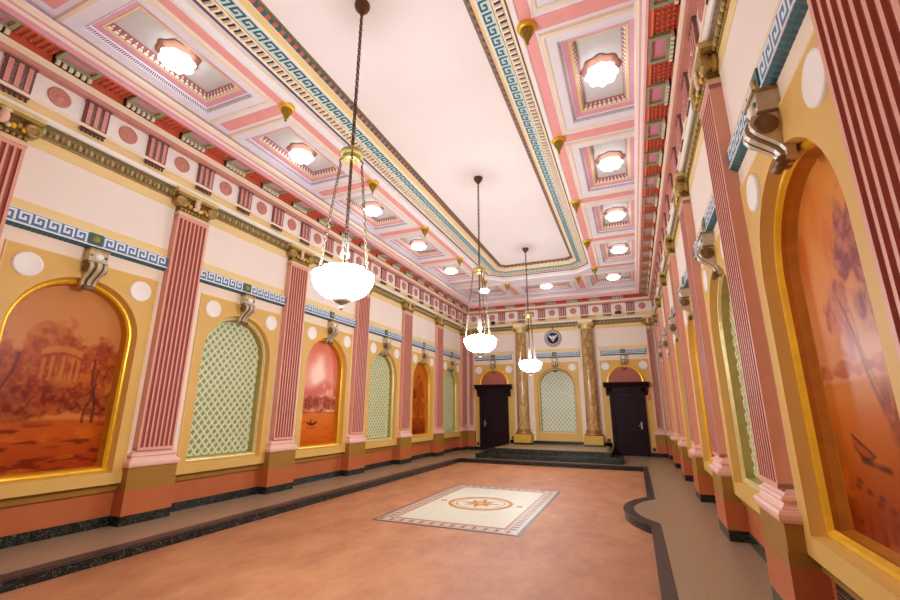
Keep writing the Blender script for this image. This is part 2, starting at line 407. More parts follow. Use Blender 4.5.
def canvas_mesh(name, fn, parent):
    nx, nz = 110, 290; hw = HWI+.004
    xs = np.linspace(-hw, hw, nx+1); V = []; X = np.zeros((nz+1, nx+1)); Y = np.zeros_like(X)
    ztop = ZS+hw
    for j in range(nz+1):
        for i, x in enumerate(xs):
            z = (ZBI-.004)+(top_of(x, hw)-(ZBI-.004))*j/nz
            V.append((x, DREC+.002, z)); X[j, i] = (x+hw)/(2*hw); Y[j, i] = (z-ZBI)/(ztop-ZBI)
    A = np.clip(fn(1-X, Y), 0, 1); A = A**1.12; A[..., 2] *= .8 if fn is p_lake else .62; A[..., 1] *= .95        # seen from the room the wall's u axis runs right to left
    F = [(j*(nx+1)+i, j*(nx+1)+i+1, (j+1)*(nx+1)+i+1, (j+1)*(nx+1)+i) for j in range(nz) for i in range(nx)]
    me = bpy.data.meshes.new(name); me.from_pydata(V, [], F); me.materials.append(CANVAS)
    at = me.color_attributes.new('Pigment', 'FLOAT_COLOR', 'POINT')
    C = np.ones((A.shape[0]*A.shape[1], 4), np.float32); C[:, :3] = A.reshape(-1, 3)
    at.data.foreach_set('color', C.ravel())
    o = bpy.data.objects.new(name, me); COL.objects.link(o); o.parent = parent
    return o

# ------------------------------------------------------------------ structure: floors
def Xs(s, e): return CX+s*e
LIN, LOUT = 2.69, 2.845      # left curb: inner (room) and outer edge
RIN, ROUT = 2.812, 2.94
YF0, YF1 = 1.86, 2.00        # front curb, out of view
YB0, YB1 = 14.00, 14.15
WALL_Y0, WALL_Y1 = 2*YC-BK-E0, BK+E0
def bulge(off):
    """outline of the half-round landing on the right, room side; off > 0 is the outer edge of the slab"""
    c, h, sag = 8.13, 1.07-off*.9, .38-off*.25
    R = (h*h+sag*sag)/(2*sag); a0 = math.asin(h/R)
    base = Xs(1, RIN)+off
    return [(base-(R*math.cos(a)-(R-sag)), c+R*math.sin(a)) for a in [(-a0+2*a0*k/18) for k in range(19)]]
m = MB()
x0, x1 = Xs(-1, LIN)-.02, Xs(1, RIN)+.02
m.poly([(x0, YF0-.02, -DROP), (x1, YF0-.02, -DROP), (x1, YB0+.02, -DROP), (x0, YB0+.02, -DROP)], FLOORM)
tag(m.build('floor'), 'salmon pink sunken floor in the middle of the hall', 'floor', kind='structure')
m = MB()
gap = .0
xl, xr = CX-E0-.2, CX+E0+.2
m.poly([(xl, WALL_Y0-.2, 0), (Xs(-1, LOUT), WALL_Y0-.2, 0), (Xs(-1, LOUT), WALL_Y1+.2, 0), (xl, WALL_Y1+.2, 0)], TERR)
m.poly([(Xs(-1, LOUT), WALL_Y0-.2, 0), (Xs(1, ROUT), WALL_Y0-.2, 0), (Xs(1, ROUT), YF0, 0), (Xs(-1, LOUT), YF0, 0)], TERR)
m.poly([(Xs(-1, LOUT), YB1, 0), (Xs(1, ROUT), YB1, 0), (Xs(1, ROUT), WALL_Y1+.2, 0), (Xs(-1, LOUT), WALL_Y1+.2, 0)], TERR)
m.poly([(Xs(1, ROUT), WALL_Y0-.2, 0), (xr, WALL_Y0-.2, 0), (xr, WALL_Y1+.2, 0), (Xs(1, ROUT), WALL_Y1+.2, 0)], TERR)
bo = bulge(ROUT-RIN)
m.poly([(x, y, 0) for x, y in bo], TERR)
tag(m.build('floor_walkway'), 'tan terrazzo walkway running round the sunken floor', 'floor', kind='structure')
# curb: slab and riser
inner = [(Xs(-1, LIN), YF1), (Xs(1, RIN), YF1)]+bulge(0)+[(Xs(1, RIN), YB0), (Xs(-1, LIN), YB0)]
outer = [(Xs(-1, LOUT), YF0), (Xs(1, ROUT), YF0)]+bo+[(Xs(1, ROUT), YB1), (Xs(-1, LOUT), YB1)]
def shift(P, s):   # lip towards the room centre
    return [(x+(CX-x)*s, y+(8.2-y)*s*.6) for x, y in P]
m = MB()
rows = [[(x, y, .006) for x, y in outer], [(x, y, .006) for x, y in inner], [(x, y, -.022) for x, y in inner]]
m.grid(rows, CURBM, closed=True, smooth=False)
cb = tag(m.build('trim_1'), 'dark stone curb edging the sunken salmon floor', 'curb', kind='structure')
m = MB()
rin = shift(inner, -.006)
m.grid([[(x, y, -.022) for x, y in inner], [(x, y, -.022) for x, y in rin], [(x, y, -DROP) for x, y in rin]], BLACKM, closed=True, smooth=False)
m.build('riser', cb)

# dais in front of the back wall
m = MB()
DH = 1.98; DY = 14.74
m.box((CX-DH+.16, DY+.16, 0), (CX+DH-.16, WALL_Y1+.0, .302), TERR)
m.box((CX-DH, DY, 0), (CX+DH, DY+.16, .30), BLACKM); m.box((CX-DH, DY+.16, 0), (CX-DH+.16, WALL_Y1-.02, .30), BLACKM); m.box((CX+DH-.16, DY+.16, 0), (CX+DH, WALL_Y1-.02, .30), BLACKM)
dais = tag(m.build('dais', bevel=.012), 'low dais with black marble edge between the two dark doors', 'dais')
m = MB()
m.box((CX-DH-.32, DY-.40, 0), (CX+DH+.32, DY, .152), BLACKM)
m.box((CX-DH-.32, DY, 0), (CX-DH, DY+.9, .152), BLACKM); m.box((CX+DH, DY, 0), (CX+DH+.32, DY+.9, .152), BLACKM)
m.build('step', dais, bevel=.012)

# mosaic medallion in the floor
med = thing('mosaic_medallion', (CX+.01, 8.05, -DROP))
tag(med, 'pale mosaic medallion with gold star set in the salmon floor', 'floor mosaic')
hx, hy = 1.15, 1.82
m = MB()
def rect_ring(m, a0, b0, a1, b1, z, mm):
    for (q0, q1) in (((-a0, -b0), (a0, -b1)), ((-a0, b1), (a0, b0)), ((-a0, -b1), (-a1, b1)), ((a1, -b1), (a0, b1))):
        m.box((q0[0], q0[1], 0), (q1[0], q1[1], z), mm)
rect_ring(m, hx, hy, hx-.045, hy-.05, .004, MOSD); rect_ring(m, hx-.045, hy-.05, hx-.25, hy-.28, .004, MOSB)
for sx in (-1, 1):            # little wave motif running in the border
    for k in range(46):
        y = -hy+.3+k*(2*hy-.6)/45
        m.box((sx*(hx-.15)-.05, y-.012, .004), (sx*(hx-.15)+.05, y+.018, .006), MOSW if k % 2 else MOSD)
        if k < 26:
            x = -hx+.1+k*(2*hx-.2)/25
            m.box((x-.012, sx*(hy-.16)-.06, .004), (x+.018, sx*(hy-.16)+.06, .006), MOSW if k % 2 else MOSD)
rect_ring(m, hx-.25, hy-.28, hx-.28, hy-.31, .006, MOSR)
m.build('border', med)
m = MB(); m.box((-(hx-.28), -(hy-.31), 0), (hx-.28, hy-.31, .004), MOSW); m.build('field', med)
m = MB()
def annulus(m, r0, r1, z, mm, n=40):
    m.grid([[(r0*math.cos(2*PI*k/n), r0*math.sin(2*PI*k/n), z) for k in range(n)], [(r1*math.cos(2*PI*k/n), r1*math.sin(2*PI*k/n), z) for k in range(n)]], mm, closed=True)
annulus(m, .54, .585, .0065, MOSO); annulus(m, .50, .54, .0065, MOSG); annulus(m, .43, .45, .0065, MOSO)
m.build('ring', med)
m = MB()
for k in range(8):
    a = 2*PI*k/8; L = .40 if k % 2 == 0 else .33
    for s in (-1, 1):
        m.poly([(0, 0, .008), (L*math.cos(a), L*math.sin(a), .008), (.15*math.cos(a+s*PI/8), .15*math.sin(a+s*PI/8), .008)], MOSG if (s > 0) ^ (k % 2) else MOSO)
annulus(m, 0, .07, .009, MOSG)
m.build('star', med)
for x, y in ((-.72, 0), (.72, 0)):
    m = MB(); m.box((x-.05, y-.03, .004), (x+.05, y+.03, .007), MOSD); m.box((x-.02, y-.06, .004), (x+.02, y+.06, .008), MOSG); m.build('mark', med)

# ------------------------------------------------------------------ structure: walls
BAYS = [(k, PIL0+PITCH*(k+.5)) for k in range(-2, 5)]
ENDS = [0., -2.53, 2.53]
BSUF = 1.265
def wall_sheet(m, W, bays, half, u_lo, u_hi):
    """lower wall with arched openings; local u of the wall frame"""
    s = .54 if W in 'LR' else 0
    z1 = 5.25
    prev = u_lo
    for b in bays:
        a0, a1 = b-1.1, b+1.1
        if a0 > prev: m.poly([(prev, 0, s), (a0, 0, s), (a0, 0, z1), (prev, 0, z1)], CREAM)
        A = MB(); 
        pierced_at(m, a0, a1, s, z1, 0., CREAM, HWF, ZBF, b)
        prev = a1
    if u_hi > prev: m.poly([(prev, 0, s), (u_hi, 0, s), (u_hi, 0, z1), (prev, 0, z1)], CREAM)
def pierced_at(m, u0, u1, z0, z1, d, mm, hw, zb, uc):
    m.poly([(u0, d, z0), (u1, d, z0), (u1, d, zb), (u0, d, zb)], mm)
    m.poly([(u0, d, zb), (uc-hw, d, zb), (uc-hw, d, z1), (u0, d, z1)], mm)
    m.poly([(uc+hw, d, zb), (u1, d, zb), (u1, d, z1), (uc+hw, d, z1)], mm)
    T = [p for p in arch(hw, zb) if p[1] >= ZS-1e-6]
    for a, b in zip(T, T[1:]):
        m.poly([(uc+a[0], d, a[1]), (uc+b[0], d, b[1]), (uc+b[0], d, z1), (uc+a[0], d, z1)], mm)
def ochre_panel(m, b, hwp, z0, z1, mm=OCHRE, hole=True):
    d = .020
    if hole: pierced_at(m, b-hwp, b+hwp, z0, z1, d, mm, HWF, ZBF, b)
    else: m.poly([(b-hwp, d, z0), (b+hwp, d, z0), (b+hwp, d, z1), (b-hwp, d, z1)], mm)
    w = .022
    P = [(b-hwp, z0), (b+hwp, z0), (b+hwp, z1), (b-hwp, z1)]; Q = [(b-hwp-w, z0-0), (b+hwp+w, z0-0), (b+hwp+w, z1+w), (b-hwp-w, z1+w)]
    m.grid([[(u, d, z) for u, z in P], [(u, d+.005, z) for u, z in [(p[0]+(q[0]-p[0])*.4, p[1]+(q[1]-p[1])*.4) for p, q in zip(P, Q)]], [(u, 0, z) for u, z in Q]], OCHREP, closed=True, smooth=False)
WALLS = {}
NSH = .045     # the niches sit a hand's breadth off the middle of their bays
for W in 'LRBF':
    side = W in 'LR'
    m = MB()
    half = (WALL_Y1-WALL_Y0)/2 if side else E0
    # local u is measured from the wall's middle; sign of u against world handled by symmetric layout
    bays = [PITCH*k for k in range(-3, 4)] if side else ([0.] if W == 'B' else [])
    if side: bays = [b+(-NSH if W == 'L' else NSH) for b in (bays[:-1] if W == 'L' else bays[1:])]
    CW = CREAM
    wall_sheet(m, W, bays, half, -half-.1, half+.1)
    m.poly([(-half-.1, 0, 5.25), (half+.1, 0, 5.25), (half+.1, 0, 6.3), (-half-.1, 0, 6.3)], WHITE)
    o = m.build('wall_'+SIDES[W]); place(o, W, YC if side else 0)
    tag(o, {'L': 'long left wall of ochre panels and arched niches', 'R': 'long right wall of ochre panels and arched niches', 'B': 'short far wall with the two dark doors', 'F': 'short near wall behind the viewpoint'}[W], 'wall', kind='structure')
    WALLS[W] = o
    # raised ochre panels, roundels and strips are parts of the wall
    pb = bays if side else ENDS if W == 'B' else []
    for b in pb:
        m = MB()
        rs = {'L': 0, 'R': -.10}.get(W, 0)
        if side or b == 0: ochre_panel(m, b, .88 if side else .86, .54 if side else .42, 3.39)
        else: ochre_panel(m, b, .84, .13, 3.39, hole=False)
        if side or b == 0: m.grid([[(b+u, .020, z) for u, z in arch(HWF, ZBF)], [(b+u, -.080, z) for u, z in arch(HWO, ZBO)]], OCHRE, closed=True, smooth=False)
        m.build('ochre_panel', o)
        for sx in (-1, 1):
            m = MB()
            m.lathe((b+rs+sx*.655, .028, 3.18), [(.150, -.008), (.146, .010), (.128, .014), (.120, .010), (.0, .012)], WHITE, 28, axis='y')
            m.build('roundel', o)
        m = MB()
        w = .95 if side else (.98 if b == 0 else .88)
        m.prof([(0, 3.81), (.012, 3.81), (.012, 3.93), (0, 3.93)], b-w, b+w, OCHREP)
        m.prof([(0, 4.63), (.012, 4.63), (.012, 4.78), (0, 4.78)], b-w, b+w, OCHREP)
        m.build('ochre_strip', o)
        m = MB()
        m.prof([(0, 3.93), (.006, 3.93), (.006, 4.63), (0, 4.63)], b-w, b+w, UPPER)
        m.build('blush_panel', o)
    if side:
        m = MB()
        m.prof([(-.08, .125), (-.08, .435), (-.05, .437)], -half, half, ORANGE, caps=False)
        m.prof([(-.05, .437), (-.045, .44), (-.035, .54), (.0, .545)], -half, half, OLIVE, caps=False)
        m.build('dado_band', o)
    elif W == 'B':
        m = MB()
        for a, b in ((-3.36, -3.14), (3.14, 3.36)):
            m.prof([(0, 0), (.02, 0), (.02, .125), (0, .125)], a, b, BLACKM)
        m.prof([(0, .30), (.02, .30), (.02, .42), (0, .42)], -1.9, 1.9, BLACKM)
        m.build('base_band', o)
    if side:
        m = MB(); m.prof([(-.10, 0), (-.062, 0), (-.062, .125), (-.10, .125)], -half, half, BLACKM, caps=False)
        q = m.build('baseboard_'+SIDES[W]); place(q, W, YC)
        tag(q, 'black marble baseboard along the %s wall' % SIDES[W], 'baseboard', kind='structure')

# ------------------------------------------------------------------ entablature (trim) of each wall
def key_unit(m, u0, w, z0, h, d, mm, flip):
    R = ["#####.", "#...#.", "#.#.#.", "#.###.", "#....."]
    cw, ch = w/6, h/5
    for j, r in enumerate(R):
        i = 0
        while i < 6:
            if r[i] == '#':
                k = i
                while k < 6 and r[k] == '#': k += 1
                a, b = u0+i*cw, u0+k*cw
                if flip: a, b = u0+w-k*cw, u0+w-i*cw
                m.poly([(a, d, z0+h-(j+1)*ch), (b, d, z0+h-(j+1)*ch), (b, d, z0+h-j*ch), (a, d, z0+h-j*ch)], mm)
                i = k
            else: i += 1
tn = 2
TR_OFF = .10
for W in 'LRBF':
    side = W in 'LR'
    half = (WALL_Y1-WALL_Y0)/2 if side else E0
    # --- meander shelf, a run per bay, as one trim
    bays = [PITCH*k for k in range(-3, 4)] if side else ENDS if W == 'B' else []
    if side: bays = bays[:-1] if W == 'L' else bays[1:]
    if bays:
        t = thing('trim_%d' % tn); tn += 1
        place(t, W, YC if side else 0, EO)
        tag(t, 'blue and white meander shelf moulding running along the %s wall' % SIDES[W].replace('back', 'far'), 'moulding', kind='structure')
        for b in bays:
            w = .998 if side else (.98 if b == 0 else .80)
            m = MB()
            K = -.038
            m.prof([(K, 3.6350), (.098, 3.6350), (.098, 3.8000), (.07, 3.8100), (K, 3.8200)], b-w, b+w, KEYW)
            zs, zh = 3.6520, .13
            m.poly([(b-w, .0985, zs-.008), (b+w, .0985, zs-.008), (b+w, .0985, zs+zh+.008), (b-w, .0985, zs+zh+.008)], KEYB)
            n = 6
            uw = (w-.115)/n
            for k in range(n):
                key_unit(m, b+.10+k*uw, uw, zs, zh, .0995, KEYW, False)
                key_unit(m, b-.10-(k+1)*uw, uw, zs, zh, .0995, KEYW, True)
            m.build('meander', t)
            m = MB()
            m.prof([(K, 3.6200), (.106, 3.6200), (.106, 3.6350), (K, 3.6350)], b-w, b+w, KEYW)
            m.prof([(K, 3.5550), (.0, 3.5580), (.02, 3.5750), (.045, 3.5850), (.08, 3.6050), (.098, 3.6200), (K, 3.6200)], b-w, b+w, LEAF)
            nl = int(2*w/.055)
            for k in range(nl):
                u = b-w+(k+.5)*2*w/nl; g = w/nl
                m.grid([[(u-g*.75, .0995, 3.6195), (u+g*.75, .0995, 3.6195)], [(u-g*.8, .072, 3.5990), (u+g*.8, .072, 3.5990)], [(u-g*.35, .040, 3.5810), (u+g*.35, .040, 3.5810)]], TEAL, smooth=False)
                m.grid([[(u+g-g*.3, .036, 3.5785), (u+g+g*.3, .036, 3.5785)], [(u+g-g*.6, .010, 3.5645), (u+g+g*.6, .010, 3.5645)]], RUST, smooth=False)
            m.build('leaf_moulding', t)
            m = MB()
            m.box((b-.078, .09, 3.6380), (b+.078, .108, 3.7960), GREEN)
            m.lathe((b, .108, 3.7150), [(.045, 0), (.04, .012), (.02, .016), (0, .02)], ANTIQ, 10, axis='y')
            m.build('tile', t)
    # --- entablature
    t = thing('trim_%d' % tn); tn += 1
    place(t, W, YC if side else 0, EO)
    tag(t, 'rose and white frieze with triglyphs and discs along the top of the %s wall' % {'L': 'left', 'R': 'right', 'B': 'far', 'F': 'near'}[W], 'entablature', kind='structure')
    h2 = half-.02
    m = MB()
    m.prof([(-.04, 4.965), (.13, 4.965), (.15, 4.985), (.15, 5.03), (.07, 5.035)], -h2, h2, WHITE, caps=False)
    m.prof([(.07, 5.035), (.075, 5.16)], -h2, h2, OCHREP, caps=False)
    m.prof([(.075, 5.16), (.13, 5.165), (.13, 5.215), (.10, 5.22)], -h2, h2, PEACH, caps=False)
    m.prof([(.10, 5.22), (.10, 5.57)], -h2, h2, WHITE, caps=False)
    m.prof([(.10, 5.57), (.19, 5.575), (.21, 5.625)], -h2, h2, ROSETTE, caps=False)
    m.prof([(.21, 5.625), (.215, 5.70), (.24, 5.705)], -h2, h2, PEACH, caps=False)
    m.build('architrave', t)
    m = MB()     # egg moulding between capitals
    m.prof([(-.04, 4.78), (.066, 4.785), (.066, 4.80), (.045, 4.81)], -h2, h2, ANTIQ, caps=False)
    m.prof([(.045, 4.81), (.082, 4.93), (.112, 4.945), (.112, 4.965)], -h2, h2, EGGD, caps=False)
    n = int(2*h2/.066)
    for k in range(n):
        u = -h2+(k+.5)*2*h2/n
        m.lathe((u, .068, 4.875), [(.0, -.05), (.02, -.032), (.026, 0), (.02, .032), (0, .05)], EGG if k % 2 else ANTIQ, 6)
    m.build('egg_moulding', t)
    # soffit, corona and crown
    m = MB()
    m.prof([(.24, 5.705), (.235, 5.836), (.53, 5.836), (.53, 5.775), (.545, 5.775)], -h2, h2, RUST, caps=False)
    m.prof([(.545, 5.775), (.545, 5.83), (.565, 5.845)], -h2, h2, MAUVE, caps=False)
    m.prof([(.565, 5.845), (.585, 5.86), (.60, 5.872)], -h2, h2, PEACH, caps=False)
    m.prof([(.60, 5.872), (.625, 5.885)], -h2, h2, MAUVE, caps=False)
    m.prof([(.625, 5.885), (.66, 5.91), (.668, 5.94)], -h2, h2, PEACH, caps=False)
    m.prof([(.668, 5.94), (.672, 5.955), (.40, 5.97), (.33, 6.21)], -h2, h2, LAV, caps=False)
    m.build('crown_moulding', t)
    # repeats
    if side: tr = [PITCH/3*k for k in range(-10, 11)]; tr = [v for v in tr if abs(v) < half-.35]; ds = [PITCH/3*(k+.5) for k in range(-11, 11)]
    else: tr = [.842*(k+.5) for k in range(-4, 4)]; ds = [.842*k for k in range(-4, 5)]
    sgn = {'L': -1, 'R': 1}.get(W, 0)
    off = sgn*TR_OFF
    # triglyph sits over the pilasters: shift by half a pitch where needed (pilasters lie at odd multiples of PITCH/2 from the middle)
    if side: tr, ds = [v for v in ds if abs(v) < half-.2], [v for v in [PITCH/3*k for k in range(-11, 12)] if abs(v) < half-.3]
    proto = None
    for v in tr:
        if proto is None:
            m = MB()
            m.box((-.145, .10, 5.22), (.145, .125, 5.56), TRIG); m.box((-.155, .10, 5.545), (.155, .15, 5.575), TRIGD)
            for q in (-.095, 0, .095): m.box((q-.024, .12, 5.225), (q+.024, .145, 5.545), TRIG)
            for q in (-.0475, .0475):
                m.box((q-.0225, .122, 5.225), (q+.0225, .128, 5.545), TRIGG)
            for q in (-.133, .133): m.box((q-.014, .11, 5.225), (q+.014, .130, 5.545), TRIGD)
            m.box((-.15, .10, 5.150), (.15, .138, 5.168), TRIGD)
            for q in range(6): m.lathe((-.125+.05*q, .115, 5.105), [(.018, 0), (.012, .045), (.0, .045)], TRIGD, 6)
            proto = m.build('triglyph', t); o = proto
        else:
            o = proto.copy(); COL.objects.link(o); o.parent = t
        o.location = (v+off, 0, 0)
    proto = None
    for v in ds:
        if proto is None:
            m = MB()
            m.lathe((0, .10, 5.395), [(.125, 0), (.125, .016), (.112, .022), (.098, .012), (.084, .012), (.074, .02), (.060, .012), (.046, .012), (.034, .022), (.016, .026), (0, .03)], ROSETTE, 24, axis='y')
            proto = m.build('rosette', t); o = proto
        else:
            o = proto.copy(); COL.objects.link(o); o.parent = t
        o.location = (v+off, 0, 0)
    proto = None
    for v in tr:
        if not side and abs(v) > half-.55: continue
        if side and abs(v) > half-.5: continue
        if proto is None:
            m = MB()
            m.box((-.205, .235, 5.818), (.205, .53, 5.835), RUST); m.box((-.207, .485, 5.79), (.207, .532, 5.835), RUSTO)
            for i in range(6):
                for j in range(4):
                    m.lathe((-.17+.068*i, .27+.056*j, 5.79), [(.0, 0), (.019, 0), (.015, .03)], RUST, 6)
            proto = m.build('mutule', t); o = proto
        else:
            o = proto.copy(); COL.objects.link(o); o.parent = t
        o.location = (v+off, 0, 0)
    proto = None
    for v in ds:
        if (side and abs(v) > half-.5) or (not side and abs(v) > half-.5): continue
        if proto is None:
            m = MB()
            m.box((-.17, .33, 5.80), (.17, .50, 5.83), PANELP)
            for a, b in (((-.21, .30), (-.168, .53)), ((.168, .30), (.21, .53)), ((-.168, .30), (.168, .335)), ((-.168, .495), (.168, .53))):
                m.box((a[0], a[1], 5.762), (b[0], b[1], 5.835), SAGE)
            proto = m.build('soffit_panel', t); o = proto
        else:
            o = proto.copy(); COL.objects.link(o); o.parent = t
        o.location = (v+off, 0, 0)
    proto = None
    for v in ds:
        if abs(v) > half-.5: continue
        if proto is None:
            m = MB()
            m.box((-.21, .235, 5.708), (.21, .262, 5.83), GAP)
            for k in range(6): m.box((-.205+.07*k, .24, 5.710), (-.163+.07*k, .298, 5.825), PEACH)
            proto = m.build('dentil_row', t); o = proto
        else:
            o = proto.copy(); COL.objects.link(o); o.parent = t
        o.location = (v+off, 0, 0)

# ------------------------------------------------------------------ ceiling
ZC = 6.20
cv = lambda s, e: CX+s*e
LONG = 4.906      # extra half length of the border against its half width
def oct_(e, z, ch0=.16):
    hx, hy = e, e+LONG
    ch = ch0+(e-1.23)*.586
    P = [(hx, -hy+ch), (hx, hy-ch), (hx-ch, hy), (-hx+ch, hy), (-hx, hy-ch), (-hx, -hy+ch), (-hx+ch, -hy), (hx-ch, -hy)]
    return [(CX+x, YC+y, z) for x, y in P]
m = MB()
m.poly(oct_(1.20, 6.602), CEIL)
prof = [(1.20, 6.602), (1.235, 6.60), (1.24, 6.575), (1.295, 6.533), (1.305, 6.52), (1.36, 6.455), (1.385, 6.44), (1.39, 6.436), (1.555, 6.402), (1.56, 6.395), (1.575, 6.385), (1.72, 6.36), (1.735, 6.35), (1.75, 6.34), (1.765, 6.33), (1.775, 6.27), (1.79, 6.262), (1.80, 6.262), (1.85, 6.20)]
pm = [BROWNL, BROWNL, BROWNL, PEACH, OCHREP, PEACH, PEACH, mat('meander pale teal', (206, 220, 214), .55, var=.05), PEACH, ANTIQ, PEACH, PEACH, DKLINE, DKLINE, LAV, OCHREP, WHITE, LAV]
m.grid([oct_(e, z) for e, z in prof], CEIL, closed=True, smooth=False, mats=pm)
# flat soffit with coffer holes: built from strips
coffers = []      # (x, y, half x, half y)
for s in (-1, 1):
    for k in range(-1, 4): coffers.append((CX+s*2.755, PIL0+PITCH*(k+.5), .695, 1.085))
for yy in (1, -1):
    yb = YC+yy*8.15
    coffers.append((CX, yb, 1.11, .70))
    for s in (-1, 1): coffers.append((CX+s*2.475, YC+yy*7.90, .975, .95))
holes = [(x-a, y-b, x+a, y+b) for x, y, a, b in coffers]
ex, ey = 1.85, 1.85+LONG
holes.append((CX-ex, YC-ey, CX+ex, YC+ey))
xs = sorted({CX-E0-.1, CX+E0+.1, *[h[0] for h in holes], *[h[2] for h in holes]}); ys = sorted({WALL_Y0-.1, WALL_Y1+.1, *[h[1] for h in holes], *[h[3] for h in holes]})
for a, b in zip(xs, xs[1:]):
    for c, d in zip(ys, ys[1:]):
        if b-a < 1e-5 or d-c < 1e-5: continue
        mx_, my_ = (a+b)/2, (c+d)/2
        if any(h[0] < mx_ < h[2] and h[1] < my_ < h[3] for h in holes): continue
        m.poly([(a, c, ZC), (b, c, ZC), (b, d, ZC), (a, d, ZC)], LAV)
# corner fill of the octagon border
chE = .16+(1.85-1.23)*.586
for sx in (-1, 1):
    for sy in (-1, 1):
        m.poly([(CX+sx*ex, YC+sy*ey, ZC), (CX+sx*(ex-chE), YC+sy*ey, ZC), (CX+sx*ex, YC+sy*(ey-chE), ZC)], LAV)
ceil = tag(m.build('ceiling'), 'blush ceiling with coffered sides and a raised plain centre', 'ceiling', kind='structure')
# inlaid rose strips on the beams
m = MB()
def strip(m, x0, y0, x1, y1, mm, z=ZC-.006):
    m.box((min(x0, x1), min(y0, y1), z), (max(x0, x1), max(y0, y1), ZC+.01), mm)
for s in (-1, 1):
    strip(m, cv(s, 1.87), YC-6.45, cv(s, 2.02), YC+6.45, ROSE)
    strip(m, cv(s, 1.845), YC-6.6, cv(s, 1.868), YC+6.6, WHITE, ZC-.02)
    strip(m, cv(s, 1.30-.09), YC+7.5, cv(s, 1.30+.12), YC+8.75, ROSE); strip(m, cv(s, 1.30-.09), YC-7.5, cv(s, 1.30+.12), YC-8.75, ROSE)
    for k in range(-1, 5):
        y = PIL0+PITCH*k
        strip(m, cv(s, 2.02), y-.10, cv(s, 3.30), y+.10, ROSE)
m.build('rose_strip', ceil)
# border ornaments: meander and dentils as parts of the ceiling
def border_run(m, along, n_fn): pass
m = MB(); m2 = MB()
def seg(p, q, fn):
    p, q = Vector(p), Vector(q); fn(p, q)
e_in, z_in, e_out, z_out = 1.395, 6.434, 1.55, 6.4015
A, B = oct_(e_in, z_in), oct_(e_out, z_out)
C, D = oct_(1.585, 6.382), oct_(1.71, 6.360)
R = ["#####.", "#...#.", "#.#.#.", "#.###.", "#....."]
for i in range(8):
    j = (i+1) % 8
    a0, a1, b0, b1 = Vector(A[i]), Vector(A[j]), Vector(B[i]), Vector(B[j])
    L = (a1-a0).length
    n = max(1, round(L/.19))
    P = lambda s, t: tuple((a0.lerp(a1, s)).lerp(b0.lerp(b1, s), t)+Vector((0, 0, -.003)))
    for k in range(n):
        for r_, row in enumerate(R):
            q = 0
            while q < 6:
                if row[q] == '#':
                    e = q
                    while e < 6 and row[e] == '#': e += 1
                    s0, s1 = (k+q/6)/n, (k+e/6)/n; t0, t1 = .06+.88*r_/5, .06+.88*(r_+1)/5
                    m.poly([P(s0, t0), P(s1, t0), P(s1, t1), P(s0, t1)], TEAL); q = e
                else: q += 1
    c0, c1, d0, d1 = Vector(C[i]), Vector(C[j]), Vector(D[i]), Vector(D[j])
    n = max(2, round((c1-c0).length/.095))
    Q = lambda s, t, h=0: tuple((c0.lerp(c1, s)).lerp(d0.lerp(d1, s), t)+Vector((0, 0, h)))
    for k in range(n):
        s0, s1 = (k+.1)/n, (k+.52)/n
        m2.poly([Q(s0, .12, -.003), Q(s1, .12, -.003), Q(s1, .88, -.003), Q(s0, .88, -.003)], GAP)
        s0, s1 = (k+.55)/n, (k+1.05)/n
        for aa, bb in ((0, 1),):
            T0 = [Q(s0, .05), Q(s1, .05), Q(s1, .95), Q(s0, .95)]; T1 = [Q(s0+.1/n, .15, -.03), Q(s1-.1/n, .15, -.03), Q(s1-.1/n, .85, -.03), Q(s0+.1/n, .85, -.03)]
            m2.grid([T0, T1], PEACH, closed=True, smooth=False); m2.poly(T1, PEACH)
ml = MB()
Ea, Eb, Ec = oct_(1.236, 6.599), oct_(1.241, 6.574), oct_(1.292, 6.531)
for i in range(8):
    j = (i+1) % 8
    pa, pb = [(Vector(q[i]), Vector(q[j])) for q in (Ea, Eb)], (Vector(Ec[i]), Vector(Ec[j]))
    n = max(1, round((pa[0][1]-pa[0][0]).length/.13))
    for k in range(n):
        for (f0, f1, mm) in ((.04, .46, TEAL), (.54, .96, RUST)):
            s0, s1 = (k+f0)/n, (k+f1)/n; dz = Vector((0, 0, -.004))
            q = [tuple(pa[1][0].lerp(pa[1][1], s0)+dz), tuple(pa[1][0].lerp(pa[1][1], s1)+dz), tuple(pb[0].lerp(pb[1], s1)+dz), tuple(pb[0].lerp(pb[1], s0)+dz)]
            ml.poly(q, mm)
ml.build('leaf_border_strip', ceil)
m.build('meander_border', ceil); m2.build('dentil_border', ceil)
